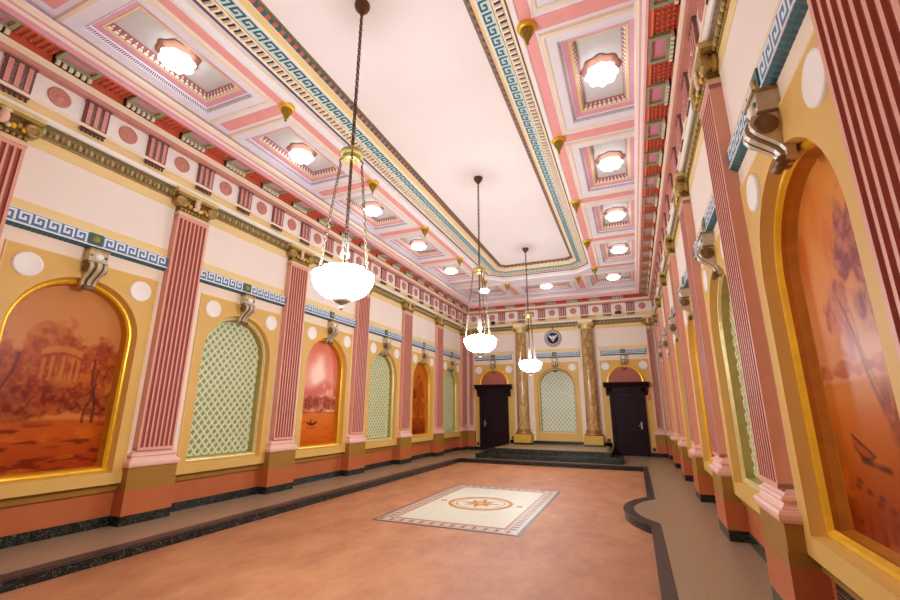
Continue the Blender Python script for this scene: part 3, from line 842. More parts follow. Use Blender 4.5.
# coffers
for x, y, a, b in coffers:
    T = lambda u, v, z, x=x, y=y: (x+u, y+v, z)
    m = MB(T)
    def R4(p, q, z): return [(-p, -q, z), (p, -q, z), (p, q, z), (-p, q, z)]
    ia, ib = max(a-.195, .15), max(b-.205, .15)      # dark bead line
    rows = [R4(a+.02, b+.02, ZC), R4(a, b, ZC-.03), R4(a-.05, b-.05, ZC-.03), R4(a-.06, b-.06, ZC-.012), R4(ia+.01, ib+.01, ZC-.01),
            R4(ia, ib, ZC+.0), R4(ia-.035, ib-.035, ZC+.03), R4(ia-.05, ib-.05, ZC+.05), R4(ia-.125, ib-.115, ZC+.075), R4(ia-.13, ib-.12, ZC+.07), R4(ia-.165, ib-.15, ZC+.085)]
    m.grid(rows, LAV, closed=True, smooth=False, mats=[PEACH, PEACH, WHITE, LAV, LAV, DKLINE, LAV, MAUVE, GOLDP, OCHREP])
    cf = m.build('coffer', ceil)
    m = MB(T)
    m.grid([R4(ia-.165, ib-.15, ZC+.085), R4(ia-.185, ib-.17, ZC+.12), R4(ia-.21, ib-.195, ZC+.18)], REDFLAT, closed=True, smooth=False)
    def edge_marks(p0, q0, z0, p1, q1, z1, step, fr, mm, tri):
        A0, A1 = R4(p0, q0, z0), R4(p1, q1, z1)
        for i in range(4):
            a, b, c_, d_ = Vector(A0[i]), Vector(A0[(i+1) % 4]), Vector(A1[i]), Vector(A1[(i+1) % 4])
            n_ = max(2, round((b-a).length/step))
            inw = Vector((-.5*(a+b).x, -.5*(a+b).y, 0)).normalized()*.002
            for k in range(n_):
                s0, s1 = (k+.5-fr/2)/n_, (k+.5+fr/2)/n_
                o_ = inw+Vector((0, 0, -.002))
                if tri: m.poly([tuple(a.lerp(b, s0)+o_), tuple(a.lerp(b, s1)+o_), tuple(c_.lerp(d_, (s0+s1)/2)+o_)], mm)
                else: m.poly([tuple(a.lerp(b, s0)+o_), tuple(a.lerp(b, s1)+o_), tuple(c_.lerp(d_, s1)+o_), tuple(c_.lerp(d_, s0)+o_)], mm)
    edge_marks(ia-.166, ib-.151, ZC+.088, ia-.206, ib-.191, ZC+.17, .075, .8, WHITE, True)
    m.build('leaf_border', cf)
    m = MB(T)
    edge_marks(ia+.008, ib+.008, ZC-.008, ia-.033, ib-.033, ZC+.026, .03, .55, LAV, False)
    m.build('bead_row', cf)
    m = MB(T)
    m.poly(R4(ia-.21, ib-.195, ZC+.18), COFF); m.build('panel', cf)

# ------------------------------------------------------------------ coffer lamps and ceiling finials
def make_lamp():
    t = thing('ceiling_lamp')
    tag(t, 'x', 'ceiling lamp', 'ruffled glass lamps in the coffers')
    m = MB()
    n = 40
    wav = lambda r, k, a: r*(1+a*math.cos(8*2*PI*k/n))
    rows = [[(wav(r, k, .06)*math.cos(2*PI*k/n), wav(r, k, .06)*math.sin(2*PI*k/n), z) for k in range(n)] for r, z in ((.27, 0), (.27, -.015), (.2, -.03), (.08, -.06), (.0001, -.062))]
    m.grid(rows, mat('lamp plate copper', (158, 104, 82), .35, metal=.4, var=.2), closed=True, smooth=False)
    m.build('ceiling_plate', t)
    m = MB()
    rows = [[(wav(r, k, am)*math.cos(2*PI*k/n), wav(r, k, am)*math.sin(2*PI*k/n), z-.02*am*10*abs(math.cos(4*2*PI*k/n))) for k in range(n)] for r, z, am in ((.10, -.055, 0), (.17, -.06, .05), (.215, -.085, .08), (.215, -.115, .09), (.18, -.16, .08), (.11, -.195, .05), (.04, -.21, .0), (.0001, -.212, 0))]
    m.grid(rows, LAMPG, closed=True); m.build('glass_shade', t)
    m = MB(); m.lathe((0, 0, -.25), [(.0001, 0), (.014, .008), (.016, .02), (.008, .04)], BRASS, 10); m.build('finial_knob', t)
    return t
lampP = make_lamp(); first = True
ORD = ['nearest', 'second', 'third', 'fourth', 'fifth', 'sixth', 'seventh']
for i, (x, y, a, b) in enumerate(coffers):
    if i == 5 or i > 12: continue      # out of the picture, overhead and behind
    t = lampP if first else copy_tree(lampP); first = False
    t.location = (x, y, ZC+.18)
    if i < 10:
        s = 'left' if i < 5 else 'right'; k = i % 5
        t['label'] = 'glowing ruffled glass lamp in the %s coffer of the %s ceiling row' % (ORD[k if i < 5 else k-1], s)
    else:
        w = ['far centre', 'far left corner', 'far right corner', 'near centre', 'near left corner', 'near right corner'][i-10]
        t['label'] = 'glowing ruffled glass lamp in the %s coffer' % w
def make_finial():
    t = thing('ceiling_finial'); tag(t, 'x', 'ceiling ornament', 'gilt acorn drops on the ceiling beams')
    m = MB(); m.lathe((0, 0, 0), [(.125, 0), (.125, -.02), (.10, -.04), (.085, -.05), (.0001, -.055)], GOLD, 22); m.build('base_plate', t)
    m = MB(); m.lathe((0, 0, -.05), [(.085, 0), (.088, -.03), (.07, -.07), (.05, -.10), (.045, -.12), (.03, -.15), (.018, -.17), (.016, -.18), (.024, -.195), (.018, -.21), (.0001, -.22)], mat('gilt green gold', (176, 146, 48), .35, metal=.6, var=.5, scale=30), 18); m.build('acorn_drop', t)
    return t
fp = make_finial(); first = True
for s, sn in ((-1, 'left'), (1, 'right')):
    for k in range(0, 5):
        t = fp if first else copy_tree(fp); first = False
        t.location = (cv(s, 1.935), PIL0+PITCH*k, ZC-.006)
        t['label'] = 'gilt acorn drop on the %s cross beam along the %s coffers' % (ORD[k], sn)
    for yy, yn in ((1, 'far'),):
        t = copy_tree(fp); t.location = (cv(s, 1.30), YC+yy*7.15, ZC)
        t['label'] = 'gilt acorn drop on the %s end ceiling, %s of the centre coffer' % (yn, sn)

# ------------------------------------------------------------------ chandeliers
def chain(m, p, q, link=.05, r=.006, mm=BRONZE):
    p, q = Vector(p), Vector(q); L = (q-p).length; n = max(2, int(L/(link*.78)))
    t = (q-p).normalized(); a = t.cross(Vector((0, 1, .1))).normalized(); b = t.cross(a)
    for i in range(n):
        c = p.lerp(q, (i+.5)/n); w = a if i % 2 else b
        m.tube([tuple(c+t*(math.cos(2*PI*k/8)*link*.5)+w*(math.sin(2*PI*k/8)*link*.3)) for k in range(8)], r, mm, 5, closed=True)
def make_chandelier():
    t = thing('chandelier'); tag(t, 'x', 'chandelier', 'opal bowl chandeliers along the centre of the hall')
    # local z = 0 at the ceiling
    m = MB(); m.lathe((0, 0, 0), [(.10, 0), (.10, -.03), (.085, -.07), (.05, -.11), (.03, -.14), (.02, -.16), (.0001, -.165)], BRONZE, 20); m.build('canopy', t)
    m = MB(); chain(m, (0, 0, -.16), (0, 0, -2.08), .06, .009); m.build('main_chain', t)
    m = MB()
    m.lathe((0, 0, -2.22), [(.02, .14), (.04, .11), (.03, .09), (.10, .07), (.132, .05), (.138, .02), (.12, .0), (.09, -.02), (.10, -.045), (.08, -.06), (.0001, -.065)], mat('crown ring gilt', (200, 180, 108), .3, metal=.5, var=.3, scale=20), 24)
    for k in range(3):
        a = 2*PI*k/3-.92; m.tube([(.12*math.cos(a), .12*math.sin(a), -2.22), (.155*math.cos(a), .155*math.sin(a), -2.24), (.14*math.cos(a), .14*math.sin(a), -2.30)], .011, BRASS, 6)
    m.build('crown_ring', t)
    m = MB(); chain(m, (0, 0, -2.30), (0, 0, -3.22), .05, .009, BRONZE); m.build('inner_chain', t)
    CH = mat('side chain brass', (116, 88, 66), .5, metal=.0, var=.3, scale=30)
    for k in range(3):
        a = 2*PI*k/3-.92
        m = MB(); chain(m, (.14*math.cos(a), .14*math.sin(a), -2.29), (.30*math.cos(a), .30*math.sin(a), -3.56), .05, .006, CH); m.build('side_chain', t)
        m = MB(); m.lathe((.30*math.cos(a), .30*math.sin(a), -3.66), [(.0001, 0), (.02, .0), (.028, .03), (.012, .06), (.02, .09), (.0001, .12)], GOLDP, 10); m.build('hook', t)
    m = MB(); m.lathe((0, 0, -3.50), [(.0001, .30), (.018, .29), (.03, .26), (.042, .2), (.042, .10), (.055, .07), (.05, .03), (.015, .0), (.012, -.44), (.0001, -.44)], mat('lamp stem nickel', (190, 180, 170), .3, metal=.6, var=.2), 16); m.build('stem', t)
    m = MB()
    pr = [(.32, -.0), (.326, -.015)]+[(.33*math.cos(q)**.75 if q < 1.55 else .0001, -.02-.265*math.sin(q)) for q in [PI/2*i/12 for i in range(13)]]
    m.lathe((0, 0, -3.66), pr, BOWL, 40)
    m.lathe((0, 0, -3.66), [(.32, 0), (.27, .03), (.17, .06), (.05, .075), (.0001, .076)], BOWL, 40)
    bo_ = m.build('bowl', t)
    m = MB(); m.tube([(.333*math.cos(2*PI*k/40), .333*math.sin(2*PI*k/40), -3.672) for k in range(40)], .010, mat('rim nickel', (180, 172, 160), .35, metal=.4), 6, closed=True); m.build('rim', bo_)
    m = MB(); m.lathe((0, 0, -3.962), [(.10, .045), (.10, .03), (.095, .0), (.06, -.025), (.02, -.04), (.012, -.06), (.022, -.075), (.022, -.09), (.0001, -.105)], mat('bowl cap pewter', (168, 158, 140), .35, metal=.5), 18); m.build('bottom_finial', t)
    return t
cp = make_chandelier()
for i, y in enumerate((3.66, 8.27, 12.95)):
    t = cp if i == 0 else copy_tree(cp)
    t.location = (CX-.03, y, 6.60)
    t['label'] = 'opal glass bowl chandelier on long chains, %s from the viewpoint' % ['nearest', 'second', 'third and farthest'][i]

# ------------------------------------------------------------------ pilasters
def make_pilaster(hw, ncap, nfl):
    t = thing('pilaster')
    D = .18
    m = MB()
    m.box((-hw, -.037, 0), (hw, D-.004, .125), BLACKM); m.build('marble_foot', t)
    m = MB()
    m.box((-hw, -.037, .125), (hw, D, .44), ORANGE); m.box((-hw+.001, -.037, .44), (hw-.001, D-.001, .535), OLIVE); m.box((-hw, -.037, .535), (hw, D-.004, .545), OLIVE)
    m.box((-hw+.002, -.037, .545), (hw-.002, D-.008, .729), OLIVE)
    m.build('pedestal', t)
    # moulded base: swept on three sides
    def sweep(m, pr, mm):
        rows = [[(-hw+i, -.037, z), (-hw+i, D-i, z), (hw-i, D-i, z), (hw-i, -.037, z)] for i, z in pr]
        m.grid(rows, mm, smooth=False)
        m.poly(rows[0], mm); m.poly(rows[-1], mm)
    m = MB()
    sweep(m, [(0.0, .729), (-.012, .735), (-.02, .755), (-.02, .785), (-.008, .81), (.012, .815), (.015, .825), (.03, .84), (.04, .86), (.03, .865), (.022, .88), (.03, .90), (.05, .91), (.065, .93), (.085, .95)], BASEPINK)
    m.build('base_moulding', t)
    sw = hw-.085; F = .15
    m = MB()
    w = 2*(sw-.02)/nfl; g = w*.64
    sec = [(-sw, -.037), (-sw, F)]; mats_ = []
    for k in range(nfl):
        c = -sw+.02+w*(k+.5)
        sec += [(c-g/2, F)]+[(c-g/2*math.cos(PI*q/5), F-.026*math.sin(PI*q/5)) for q in range(1, 5)]+[(c+g/2, F)]
    sec += [(sw, F), (sw, -.037)]
    mm = [FLUTE if (abs(a[1]-F) > 1e-6 or abs(b[1]-F) > 1e-6) and a[1] > 0 and b[1] > 0 else PINK for a, b in zip(sec, sec[1:])]
    m.grid([[(u, d, .95), (u, d, 4.54)] for u, d in sec], PINK, smooth=False, mats=mm)
    m.box((-sw, -.037, .945), (sw, F+.001, .985), PINK); m.box((-sw, -.037, 4.49), (sw, F+.001, 4.54), PINK)
    m.build('fluted_shaft', t)
    cap = MB()
    cap.box((-sw-.01, -.037, 4.54), (sw+.01, F+.012, 4.565), BASEPINK); cap.box((-sw, -.037, 4.565), (sw, F+.004, 4.60), GOLDP)
    nb = 9
    for k in range(nb): cap.ell((-sw+(k+.5)*2*sw/nb, F+.004, 4.635), (.026, .02, .03), ANTIQ, 8, 5)
    cap.box((-sw+.005, -.037, 4.60), (sw-.005, F-.005, 4.86), ANTIQD)
    for sx in (-1, 1):       # corner volutes
        cap.lathe((sx*(sw+.01), F-.09, 4.76), [(.0001, 0), (.05, .0), (.085, .0), (.085, .03), (.06, .05), (.085, .07), (.085, .14), (.05, .14), (.045, .12), (.02, .14), (.0001, .155)], ANTIQ, 16, axis='y')
        for k in range(3): cap.ell((sx*(.10+.05*k), F+.012, 4.73+.03*(k % 2)), (.032, .025, .04), ANTIQ if k % 2 else GOLD, 8, 5)
    cap.box((-hw-.0, -.037, 4.86), (hw+.0, D+.01, 4.90), ANTIQ); cap.box((-hw-.015, -.037, 4.90), (hw+.015, D+.025, 4.96), GOLDP)
    cp_ = cap.build('capital', t)
    m = MB()                  # cartouche in the middle
    m.ell((0, F+.03, 4.79), (.05, .03, .10), BASEPINK); m.ell((0, F+.035, 4.875), (.06, .035, .035), GOLDP)
    m.lathe((-.045, F+.02, 4.70), [(.0001, 0), (.03, 0), (.03, .03), (.0001, .03)], GOLDP, 10, axis='y'); m.lathe((.045, F+.02, 4.70), [(.0001, 0), (.03, 0), (.03, .03), (.0001, .03)], GOLDP, 10, axis='y')
    m.build('cartouche', cp_)
    return t
pp = make_pilaster(.35, 9, 7); tag(pp, 'x', 'pilaster')
BW = {}
kinds = lambda k: 'painting' if k % 2 else 'lattice'
for W in 'LR':
    for k in range(-1, 6):
        sn = SIDES[W]
        names = {-2: 'pink fluted pilaster on the %s wall behind the viewpoint' % sn,
                 -1: 'pink fluted pilaster cut off by the %s edge of the photo' % sn,
                 0: 'nearest full pink fluted pilaster on the %s wall, tallest in view' % sn,
                 5: 'pink fluted pilaster ending the %s wall in the far corner' % sn}
        lab = names.get(k) or 'pink fluted pilaster, %s of the full ones from the viewpoint on the %s wall' % (ORD[k], sn)
        inst(pp, W, PIL0+PITCH*k+(.07 if (W, k) == ('L', -1) else 0), lab, 'fluted pilasters along the long walls')
cpil = make_pilaster(.16, 5, 3); tag(cpil, 'x', 'pilaster')
for u, sn in ((-3.49, 'left'), (3.49, 'right')):
    inst(cpil, 'B', u, 'slim pink fluted corner pilaster on the far wall, %s end' % sn, 'slim corner pilasters of the far wall')

# ------------------------------------------------------------------ niches: paintings and lattices
FR = [(HWO+.004, ZBO-.004, -.080), (HWO-.002, ZBO+.002, -.065), (HWO-.018, ZBO+.018, -.059), (HWO-.036, ZBO+.036, -.065), (HWO-.046, ZBO+.046, -.080), (HWO-.050, ZBO+.050, -.087)]
FR2 = [(HWO-.050, ZBO+.050, -.087), (HWO-.056, ZBO+.056, -.095), (HWI+.012, ZBI-.012, -.13), (HWI, ZBI, DREC+.01), (HWI-.004, ZBI+.004, DREC)]
def make_painting(W, y, fn, label):
    t = thing('arched_painting'); tag(t, label, 'painting', 'arched landscape paintings')
    m = MB(); ring(m, FR, GOLD); f = m.build('frame', t)
    m = MB(); ring(m, FR2, GOLD, [GOLD, GOLDR, GOLDR, GOLDR]); m.build('reveal', t)
    canvas_mesh('canvas', fn, t)
    place(t, W, y+NSH)
make_painting('L', BAYS[1][1], p_temple, 'arched painting of a round temple among brown trees, nearest on the left wall')
make_painting('L', BAYS[3][1], p_lake, 'arched painting of a pink sky over a lake with a small boat')
make_painting('L', BAYS[5][1], p_grove, 'arched deep orange painting of a tall tree near the far left corner')
make_painting('R', BAYS[1][1], p_shore, 'large arched painting of mauve trees and a beached boat at the right edge')
make_painting('R', BAYS[3][1], p_hills, 'orange arched painting seen edge-on, second on the right wall')
make_painting('R', BAYS[5][1], p_grove, 'orange arched painting seen edge-on, farthest on the right wall')
def make_lattice(back, bar, sq, fr, rev, pitch):
    t = thing('lattice_panel'); tag(t, 'x', 'lattice panel')
    m = MB(); ring(m, FR, fr); m.build('frame', t)
    m = MB(); ring(m, FR2, rev, [fr, rev, rev, rev]); m.build('reveal', t)
    m = MB(); m.poly([(u, DREC+.001, z) for u, z in arch(HWI+.003, ZBI-.003)], back); m.build('backing', t)
    hw, zb = HWI, ZBI
    inside = lambda u, z: abs(u) < hw and z > zb and z < top_of(u, hw)
    m = MB(); pw, ph = pitch, pitch*1.12; bw = .011
    lim = int(4/pw)+2
    for sg in (1, -1):
        for k in range(-lim, lim):
            # line u = k*pw + sg*(z-zb)*pw/ph
            zs = [zb+i*.01 for i in range(int((ZS+hw-zb)/.01)+1)]
            ins = [z for z in zs if inside(k*pw+sg*(z-zb)*pw/ph, z)]
            if len(ins) < 3: continue
            z0, z1 = ins[0], ins[-1]
            a = (k*pw+sg*(z0-zb)*pw/ph, z0); b = (k*pw+sg*(z1-zb)*pw/ph, z1)
            L = math.hypot(b[0]-a[0], b[1]-a[1]); nx, nz = -(b[1]-a[1])/L*bw, (b[0]-a[0])/L*bw
            q = [(a[0]+nx, a[1]+nz), (b[0]+nx, b[1]+nz), (b[0]-nx, b[1]-nz), (a[0]-nx, a[1]-nz)]
            d = DREC+(.018 if sg > 0 else .0165)
            m.poly([(u, d, z) for u, z in q], bar)
            m.grid([[(u, d, z) for u, z in q], [(u, DREC+.002, z) for u, z in q]], bar, closed=True, smooth=False)
    m.build('lattice_bars', t)
    m = MB()
    for i in range(-lim, lim):
        for j in range(0, 2*lim):
            u, z = (i+.5*(j % 2))*pw+(.5*pw if False else 0), zb+(j*.5+.5)*ph
            u = i*pw+(.5*pw if j % 2 else 0)
            z = zb+(j+1)*ph*.5
            u += 0
            if not (inside(u-.04, z) and inside(u+.04, z) and inside(u, z+.05) and z-.04 > zb): continue
            # diamond cells are centred where no bar crosses
            s0, s1 = pw*.22, pw*.10
            for (a0, b0), (a1, b1) in (((1, 0), (0, 1)), ((0, 1), (-1, 0)), ((-1, 0), (0, -1)), ((0, -1), (1, 0))):
                m.poly([(u+a0*s0, DREC+.008, z+b0*s0*1.1), (u+a1*s0, DREC+.008, z+b1*s0*1.1), (u+a1*s1, DREC+.008, z+b1*s1*1.1), (u+a0*s1, DREC+.008, z+b0*s1*1.1)], sq)
    m.build('diamond_pattern', t)
    return t
lp = make_lattice(LATBACK, LATBAR, LATSQ, GOLDP, OLGOLD, .135)
for W in 'LR':
    for i in (2, 4, 6):
        sn = SIDES[W]
        lab = {0: 'green lattice niche on the %s wall behind the viewpoint' % sn,
               2: 'large sage green lattice niche, nearest on the %s wall' % sn,
               4: 'sage green lattice niche midway along the %s wall' % sn,
               6: 'narrow looking green lattice niche next to the far %s corner' % sn}[i]
        inst(lp, W, BAYS[i][1]+NSH, lab, 'arched green lattice niches of the long walls', E0)
bl = make_lattice(LATBACK2, mat('back lattice cream', (236, 226, 190), .45), LATSQ2, GOLDP, OLGOLD, .15)
inst(bl, 'B', 0, 'pale mint lattice niche between the two columns on the far wall', e=E0)

# ------------------------------------------------------------------ scroll brackets over the niches
def make_console():
    t = thing('scroll_bracket'); NB = lambda: MB(lambda u, d, z: (u*.78, d, z)); tag(t, 'x', 'bracket')
    m = NB()
    m.box((-.145, 0, 3.3900), (.145, .165, 3.5700), STONE); m.box((-.155, 0, 3.5450), (.155, .18, 3.5700), ANTIQ); m.box((-.155, 0, 3.3800), (.155, .175, 3.4000), STONED)
    m.build('top_block', t)
    m = NB(); m.ell((0, .165, 3.4750), (.07, .03, .045), WHITE); m.lathe((-.11, .165, 3.4750), [(.022, 0), (.018, .012), (.0001, .016)], GREEN, 8, axis='y'); m.lathe((.11, .165, 3.4750), [(.022, 0), (.018, .012), (.0001, .016)], ANTIQ, 8, axis='y')
    m.build('jewel', t)
    # S-scroll: side profile from the block down to the arch crown
    pr = []
    for q in range(10):
        s = q/9; pr.append((.085+.07*math.cos(PI*s)+.03*math.sin(2*PI*s), 3.3800-.33*s))
    m = NB()
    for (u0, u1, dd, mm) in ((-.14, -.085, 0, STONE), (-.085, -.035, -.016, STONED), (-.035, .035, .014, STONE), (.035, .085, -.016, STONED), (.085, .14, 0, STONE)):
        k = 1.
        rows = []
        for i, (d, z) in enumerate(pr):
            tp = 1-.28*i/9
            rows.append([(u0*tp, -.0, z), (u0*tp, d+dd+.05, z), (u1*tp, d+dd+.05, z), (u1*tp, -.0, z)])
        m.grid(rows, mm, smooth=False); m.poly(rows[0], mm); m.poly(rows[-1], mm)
    m.build('scroll', t)
    for sx in (-1, 1):
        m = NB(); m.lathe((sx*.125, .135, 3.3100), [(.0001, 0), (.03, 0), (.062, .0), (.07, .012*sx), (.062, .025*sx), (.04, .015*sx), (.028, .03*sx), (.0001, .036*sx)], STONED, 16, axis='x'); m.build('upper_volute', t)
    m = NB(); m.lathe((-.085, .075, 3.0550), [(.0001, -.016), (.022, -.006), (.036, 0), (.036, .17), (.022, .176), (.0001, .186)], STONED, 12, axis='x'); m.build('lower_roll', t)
    return t
cn = make_console()
for W in 'LR':
    for i, (k, y) in enumerate(BAYS):
        if i == 0: continue
        what = 'lattice' if i % 2 == 0 else 'painting'
        lab = 'scroll bracket over the %s %s niche of the %s wall' % ({0: 'unseen rear', 1: 'nearest', 2: 'nearest', 3: 'second', 4: 'second', 5: 'farthest', 6: 'farthest'}[i], what, SIDES[W])
        inst(cn, W, y+(.045 if W == 'L' else -.05), lab, 'scroll brackets under the meander shelf')
for u, l in ((0, 'pale lattice niche'), (2.53, 'left dark door'), (-2.53, 'right dark door')):
    # on the far wall u runs right to left
    inst(cn, 'B', -u if u else 0, 'scroll bracket over the %s on the far wall' % l, 'scroll brackets under the meander shelf')

# ------------------------------------------------------------------ far wall: doors, lunettes, columns, emblem
def make_door(n, X, hs, label):
    t = thing('door_%d' % n); place(t, 'B', X); tag(t, label, 'door', kind='structure')
    m = MB()
    m.box((-.60, .0, 0), (-.47, .12, 2.36), DOORM); m.box((.47, .0, 0), (.60, .12, 2.36), DOORM); m.box((-.60, 0, 2.20), (.60, .12, 2.38), DOORM)
    m.box((-.55, .1, 0), (-.50, .145, 2.30), DOORM); m.box((.50, .1, 0), (.55, .145, 2.30), DOORM); m.box((-.55, .1, 2.25), (.55, .145, 2.30), DOORM)
    for sx in (-1, 1): m.prof([(.0, 2.08), (.06, 2.10), (.09, 2.2), (.13, 2.28), (.16, 2.38), (0, 2.38)], sx*.66-.05, sx*.66+.05, DOORM)
    m.build('door_frame', t, bevel=.006)
    m = MB()
    m.prof([(0, 2.38), (.15, 2.38), (.16, 2.42), (.20, 2.45), (.22, 2.50), (.28, 2.52), (.29, 2.565), (0, 2.575)], -.78, .78, DOORM); m.build('cornice', t)
    m = MB()
    m.box((-.47, .03, .01), (.47, .065, 2.20), DOORM)
    for (a, b, c, d) in ((-.36, .30, .36, .62), (-.36, .76, .36, 1.66), (-.36, 1.78, .36, 2.06)):
        for (p, q) in (((a, b), (c, b+.03)), ((a, d-.03), (c, d)), ((a, b), (a+.03, d)), ((c-.03, b), (c, d))):
            m.box((p[0], .065, p[1]), (q[0], .085, q[1]), DOORM)
        m.box((a+.09, .065, b+.07), (c-.09, .078, d-.07), DOORM)
    lf = m.build('door_leaf', t, bevel=.005)
    m = MB(); m.box((hs*.40-.025, .065, .92), (hs*.40+.025, .075, 1.16), SILVER)
    m.tube([(hs*.40, .07, 1.04), (hs*.40, .12, 1.04), (hs*.40-hs*.10, .125, 1.035)], .011, SILVER, 8)
    m.build('door_handle', lf)
    l = thing('lunette'); place(l, 'B', X)
    tag(l, 'terracotta half-round lunette with gilt rim above the %s' % ('left dark door' if n == 1 else 'right dark door'), 'lunette')
    m = MB(); N = 24
    def half(r, d): return [(r*math.cos(PI*k/N), d, 2.58+r*math.sin(PI*k/N)) for k in range(N+1)]
    m.grid([half(.64, .028), half(.64, .06), half(.60, .07), half(.565, .06), half(.55, .034)], GOLD, smooth=False); m.build('rim', l)
    m = MB(); m.poly([(.555*math.cos(PI*k/N), .034, 2.577+.555*math.sin(PI*k/N)) for k in range(N+1)], LUNET); m.build('panel', l)
make_door(1, -2.53, 1, 'dark mahogany door with cornice at the left of the far wall')
make_door(2, 2.53, -1, 'dark mahogany door with cornice at the right of the far wall')
def make_column():
    t = thing('column'); tag(t, 'x', 'column', 'marble columns flanking the mint lattice niche')
    cd = .26
    m = MB(); m.box((-.345, -.037, .302), (.345, cd+.345, .36), BLACKM); m.build('marble_foot', t)
    m = MB(); m.box((-.335, -.037, .36), (.335, cd+.335, .66), COLPED); m.build('pedestal', t, bevel=.01)
    m = MB(); m.lathe((0, cd, .66), [(.30, 0), (.32, .02), (.32, .06), (.29, .09), (.265, .10), (.262, .12), (.28, .14), (.28, .165), (.255, .18), (.235, .20)], mat('column base bronze', (190, 142, 84), .25, metal=.6, var=.15), 32); m.build('base_ring', t)
    m = MB(); m.lathe((0, cd, 0), [(.235, .86)]+[(.235-.03*(s/10)**1.6, .86+(4.60-.86)*s/10) for s in range(1, 11)], COLM, 36); m.build('shaft', t)
    m = MB()
    m.lathe((0, cd, 4.60), [(.205, 0), (.22, .02), (.22, .04), (.207, .05), (.21, .08), (.235, .13), (.235, .16), (.0001, .16)], GOLDP, 28)
    m.box((-.27, cd-.24, 4.76), (.27, cd+.24, 4.86), GOLDP); m.box((-.255, -.037, 4.86), (.255, cd+.22, 4.962), PEACH)
    for sx in (-1, 1):
        m.lathe((sx*.25, cd-.25, 4.755), [(.0001, 0), (.075, 0), (.075, .03), (.055, .06), (.055, .44), (.075, .47), (.075, .50), (.06, .50), (.055, .485), (.02, .50), (.0001, .51)], ANTIQ, 18, axis='y')
    m.build('capital', t)
    return t
cm = make_column()
inst(cm, 'B', -1.29, 'tawny marble column left of the mint lattice niche')
inst(cm, 'B', 1.29, 'tawny marble column right of the mint lattice niche')
# round emblem
t = thing('wall_emblem'); place(t, 'B', -.02); tag(t, 'round grey and navy emblem hung above the mint lattice niche', 'emblem')
zc = 4.36
m = MB(); m.lathe((0, .012, zc), [(.0001, .0), (.345, .0), (.345, .03), (.32, .045), (.29, .035), (.25, .035), (.23, .045), (.215, .035)], RINGM, 40, axis='y')
for k in range(28):
    a = 2*PI*k/28; m.box((.27*math.cos(a)-.012, .04, zc+.27*math.sin(a)-.018), (.27*math.cos(a)+.012, .052, zc+.27*math.sin(a)+.018), KEYW if k % 2 else STONED)
m.build('outer_ring', t)
m = MB(); m.lathe((0, .03, zc), [(.218, 0), (.218, .012), (.0001, .013)], NAVY, 36, axis='y'); m.build('disc', t)
m = MB()
for sx in (-1, 1):
    m.grid([[(sx*.02, .055, zc+.03), (sx*.10, .055, zc+.12), (sx*.175, .055, zc+.10)], [(sx*.0, .055, zc-.15), (sx*.07, .055, zc-.03), (sx*.12, .055, zc+.02)]], KEYW, smooth=False)
m.ell((0, .055, zc+.06), (.03, .012, .05), KEYW, 8, 5); m.ell((0, .055, zc-.06), (.035, .012, .09), STONE, 8, 5)
m.build('winged_figure', t)
m = MB(); m.box((-.02, .0, zc+.345), (.02, .03, zc+.50), BRONZE); m.build('hanger', t)

# small fittings
def fitting(name, W, pos, z, w, h, d, mm, label, cat, extra=None, d0=.0, group=None):
    t = thing(name); place(t, W, pos); t.location.z = z
    tag(t, label, cat, group)
    m = MB(); m.box((-w/2, d0, -h/2), (w/2, d0+d, h/2), mm); m.build('body' if name != 'wall_outlet' else 'cover_plate', t, bevel=.004)
    m = MB()
    if extra: extra(m, d0+d)
    if m.f: m.build({'wall_outlet': 'socket', 'fire_alarm': 'pull_handle', 'black_fixture': 'lens', 'vent_grille': 'slats'}[name], t)
    return t
def sock(m, d):
    for q in (-.022, .022): m.box((-.014, d, q-.012), (.014, d+.004, q+.012), GAP)
OUTD = mat('outlet dark plate', (58, 42, 34), .4)
for u, z, l in ((-3.24, .235, 'left of the left dark door'), (-1.78, .50, 'right of the left dark door'), (1.80, .50, 'left of the right dark door'), (3.26, .235, 'right of the right dark door')):
    fitting('wall_outlet', 'B', u, z, .10, .12, .012, OUTD, 'dark outlet plate low on the far wall, %s' % l, 'outlet', sock, .028 if abs(u) < 3.3 else 0, 'dark outlet plates of the far wall')
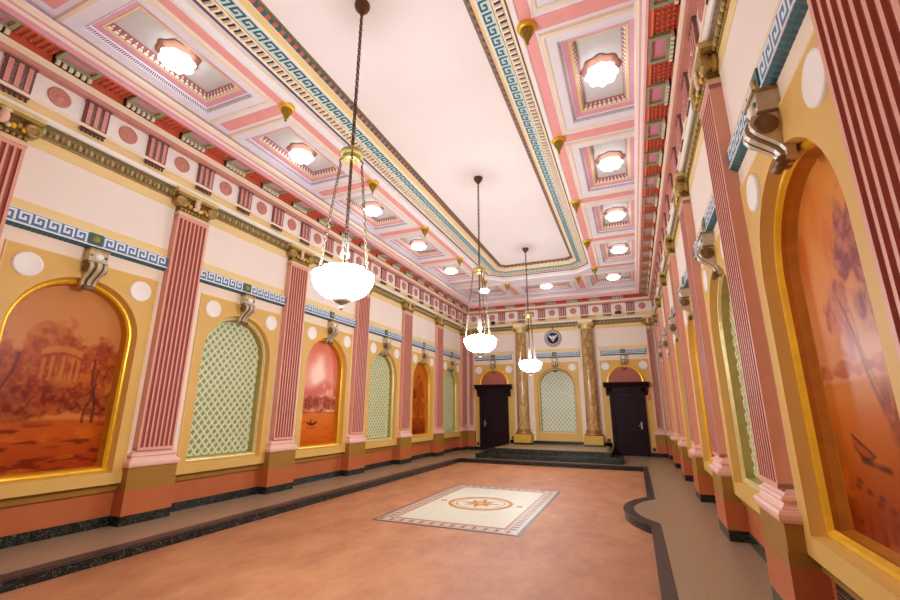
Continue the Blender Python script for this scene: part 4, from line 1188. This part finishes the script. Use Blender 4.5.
fitting('fire_alarm', 'B', 3.25, 2.02, .11, .16, .05, ALARM, 'orange red fire alarm box beside the right dark door', 'fire alarm', lambda m, d: m.box((-.03, d, -.01), (.03, d+.015, .015), KEYW), .028)
fitting('black_fixture', 'B', -2.45, 5.12, .15, .13, .10, BLACKP, 'small black box on the far frieze above the left dark door', 'camera', lambda m, d: m.lathe((0, d, 0), [(.035, 0), (.035, .02), (.0001, .022)], GAP, 12, axis='y'), .17)
fitting('black_fixture', 'B', 2.50, 5.17, .22, .10, .10, BLACKP, 'small black box on the far frieze above the right dark door', 'camera', lambda m, d: m.lathe((0, d, 0), [(.03, 0), (.03, .02), (.0001, .022)], GAP, 12, axis='y'), .17)
def slats(m, d):
    for k in range(7): m.box((-.15, d, -.10+.03*k), (.15, d+.008, -.088+.03*k), STONED)
fitting('vent_grille', 'R', 3.80, .29, .34, .24, .012, GAP, 'dark vent grille low in the orange dado of the right wall', 'vent', slats, -.084)

# ------------------------------------------------------------------ camera
cam = bpy.data.cameras.new('camera'); co = bpy.data.objects.new('camera', cam); COL.objects.link(co)
yaw, pitch, roll, fpx = .3957, .2532, .00483, 430.0
cam.sensor_width = 36; cam.lens = 36*fpx/900; cam.clip_start = .02
fwd = Vector((-math.sin(yaw)*math.cos(pitch), math.cos(yaw)*math.cos(pitch), math.sin(pitch)))
rot = fwd.to_track_quat('-Z', 'Y').to_matrix()
rot = rot @ Matrix.Rotation(roll, 3, 'Z')
co.matrix_world = Matrix.Translation((.4236, 0, 1.5)) @ rot.to_4x4()
S.camera = co

w = bpy.data.worlds.new('world'); S.world = w; w.use_nodes = True
w.node_tree.nodes['Background'].inputs[0].default_value = (.02, .02, .02, 1)
S.view_settings.view_transform = 'Standard'; S.view_settings.look = 'None'
S.view_settings.exposure = .16; S.view_settings.gamma = 1.; S.view_settings.use_curve_mapping = False
S.cycles.max_bounces = 10; S.cycles.diffuse_bounces = 8; S.cycles.use_denoising = True
S.cycles.sample_clamp_indirect = 6.
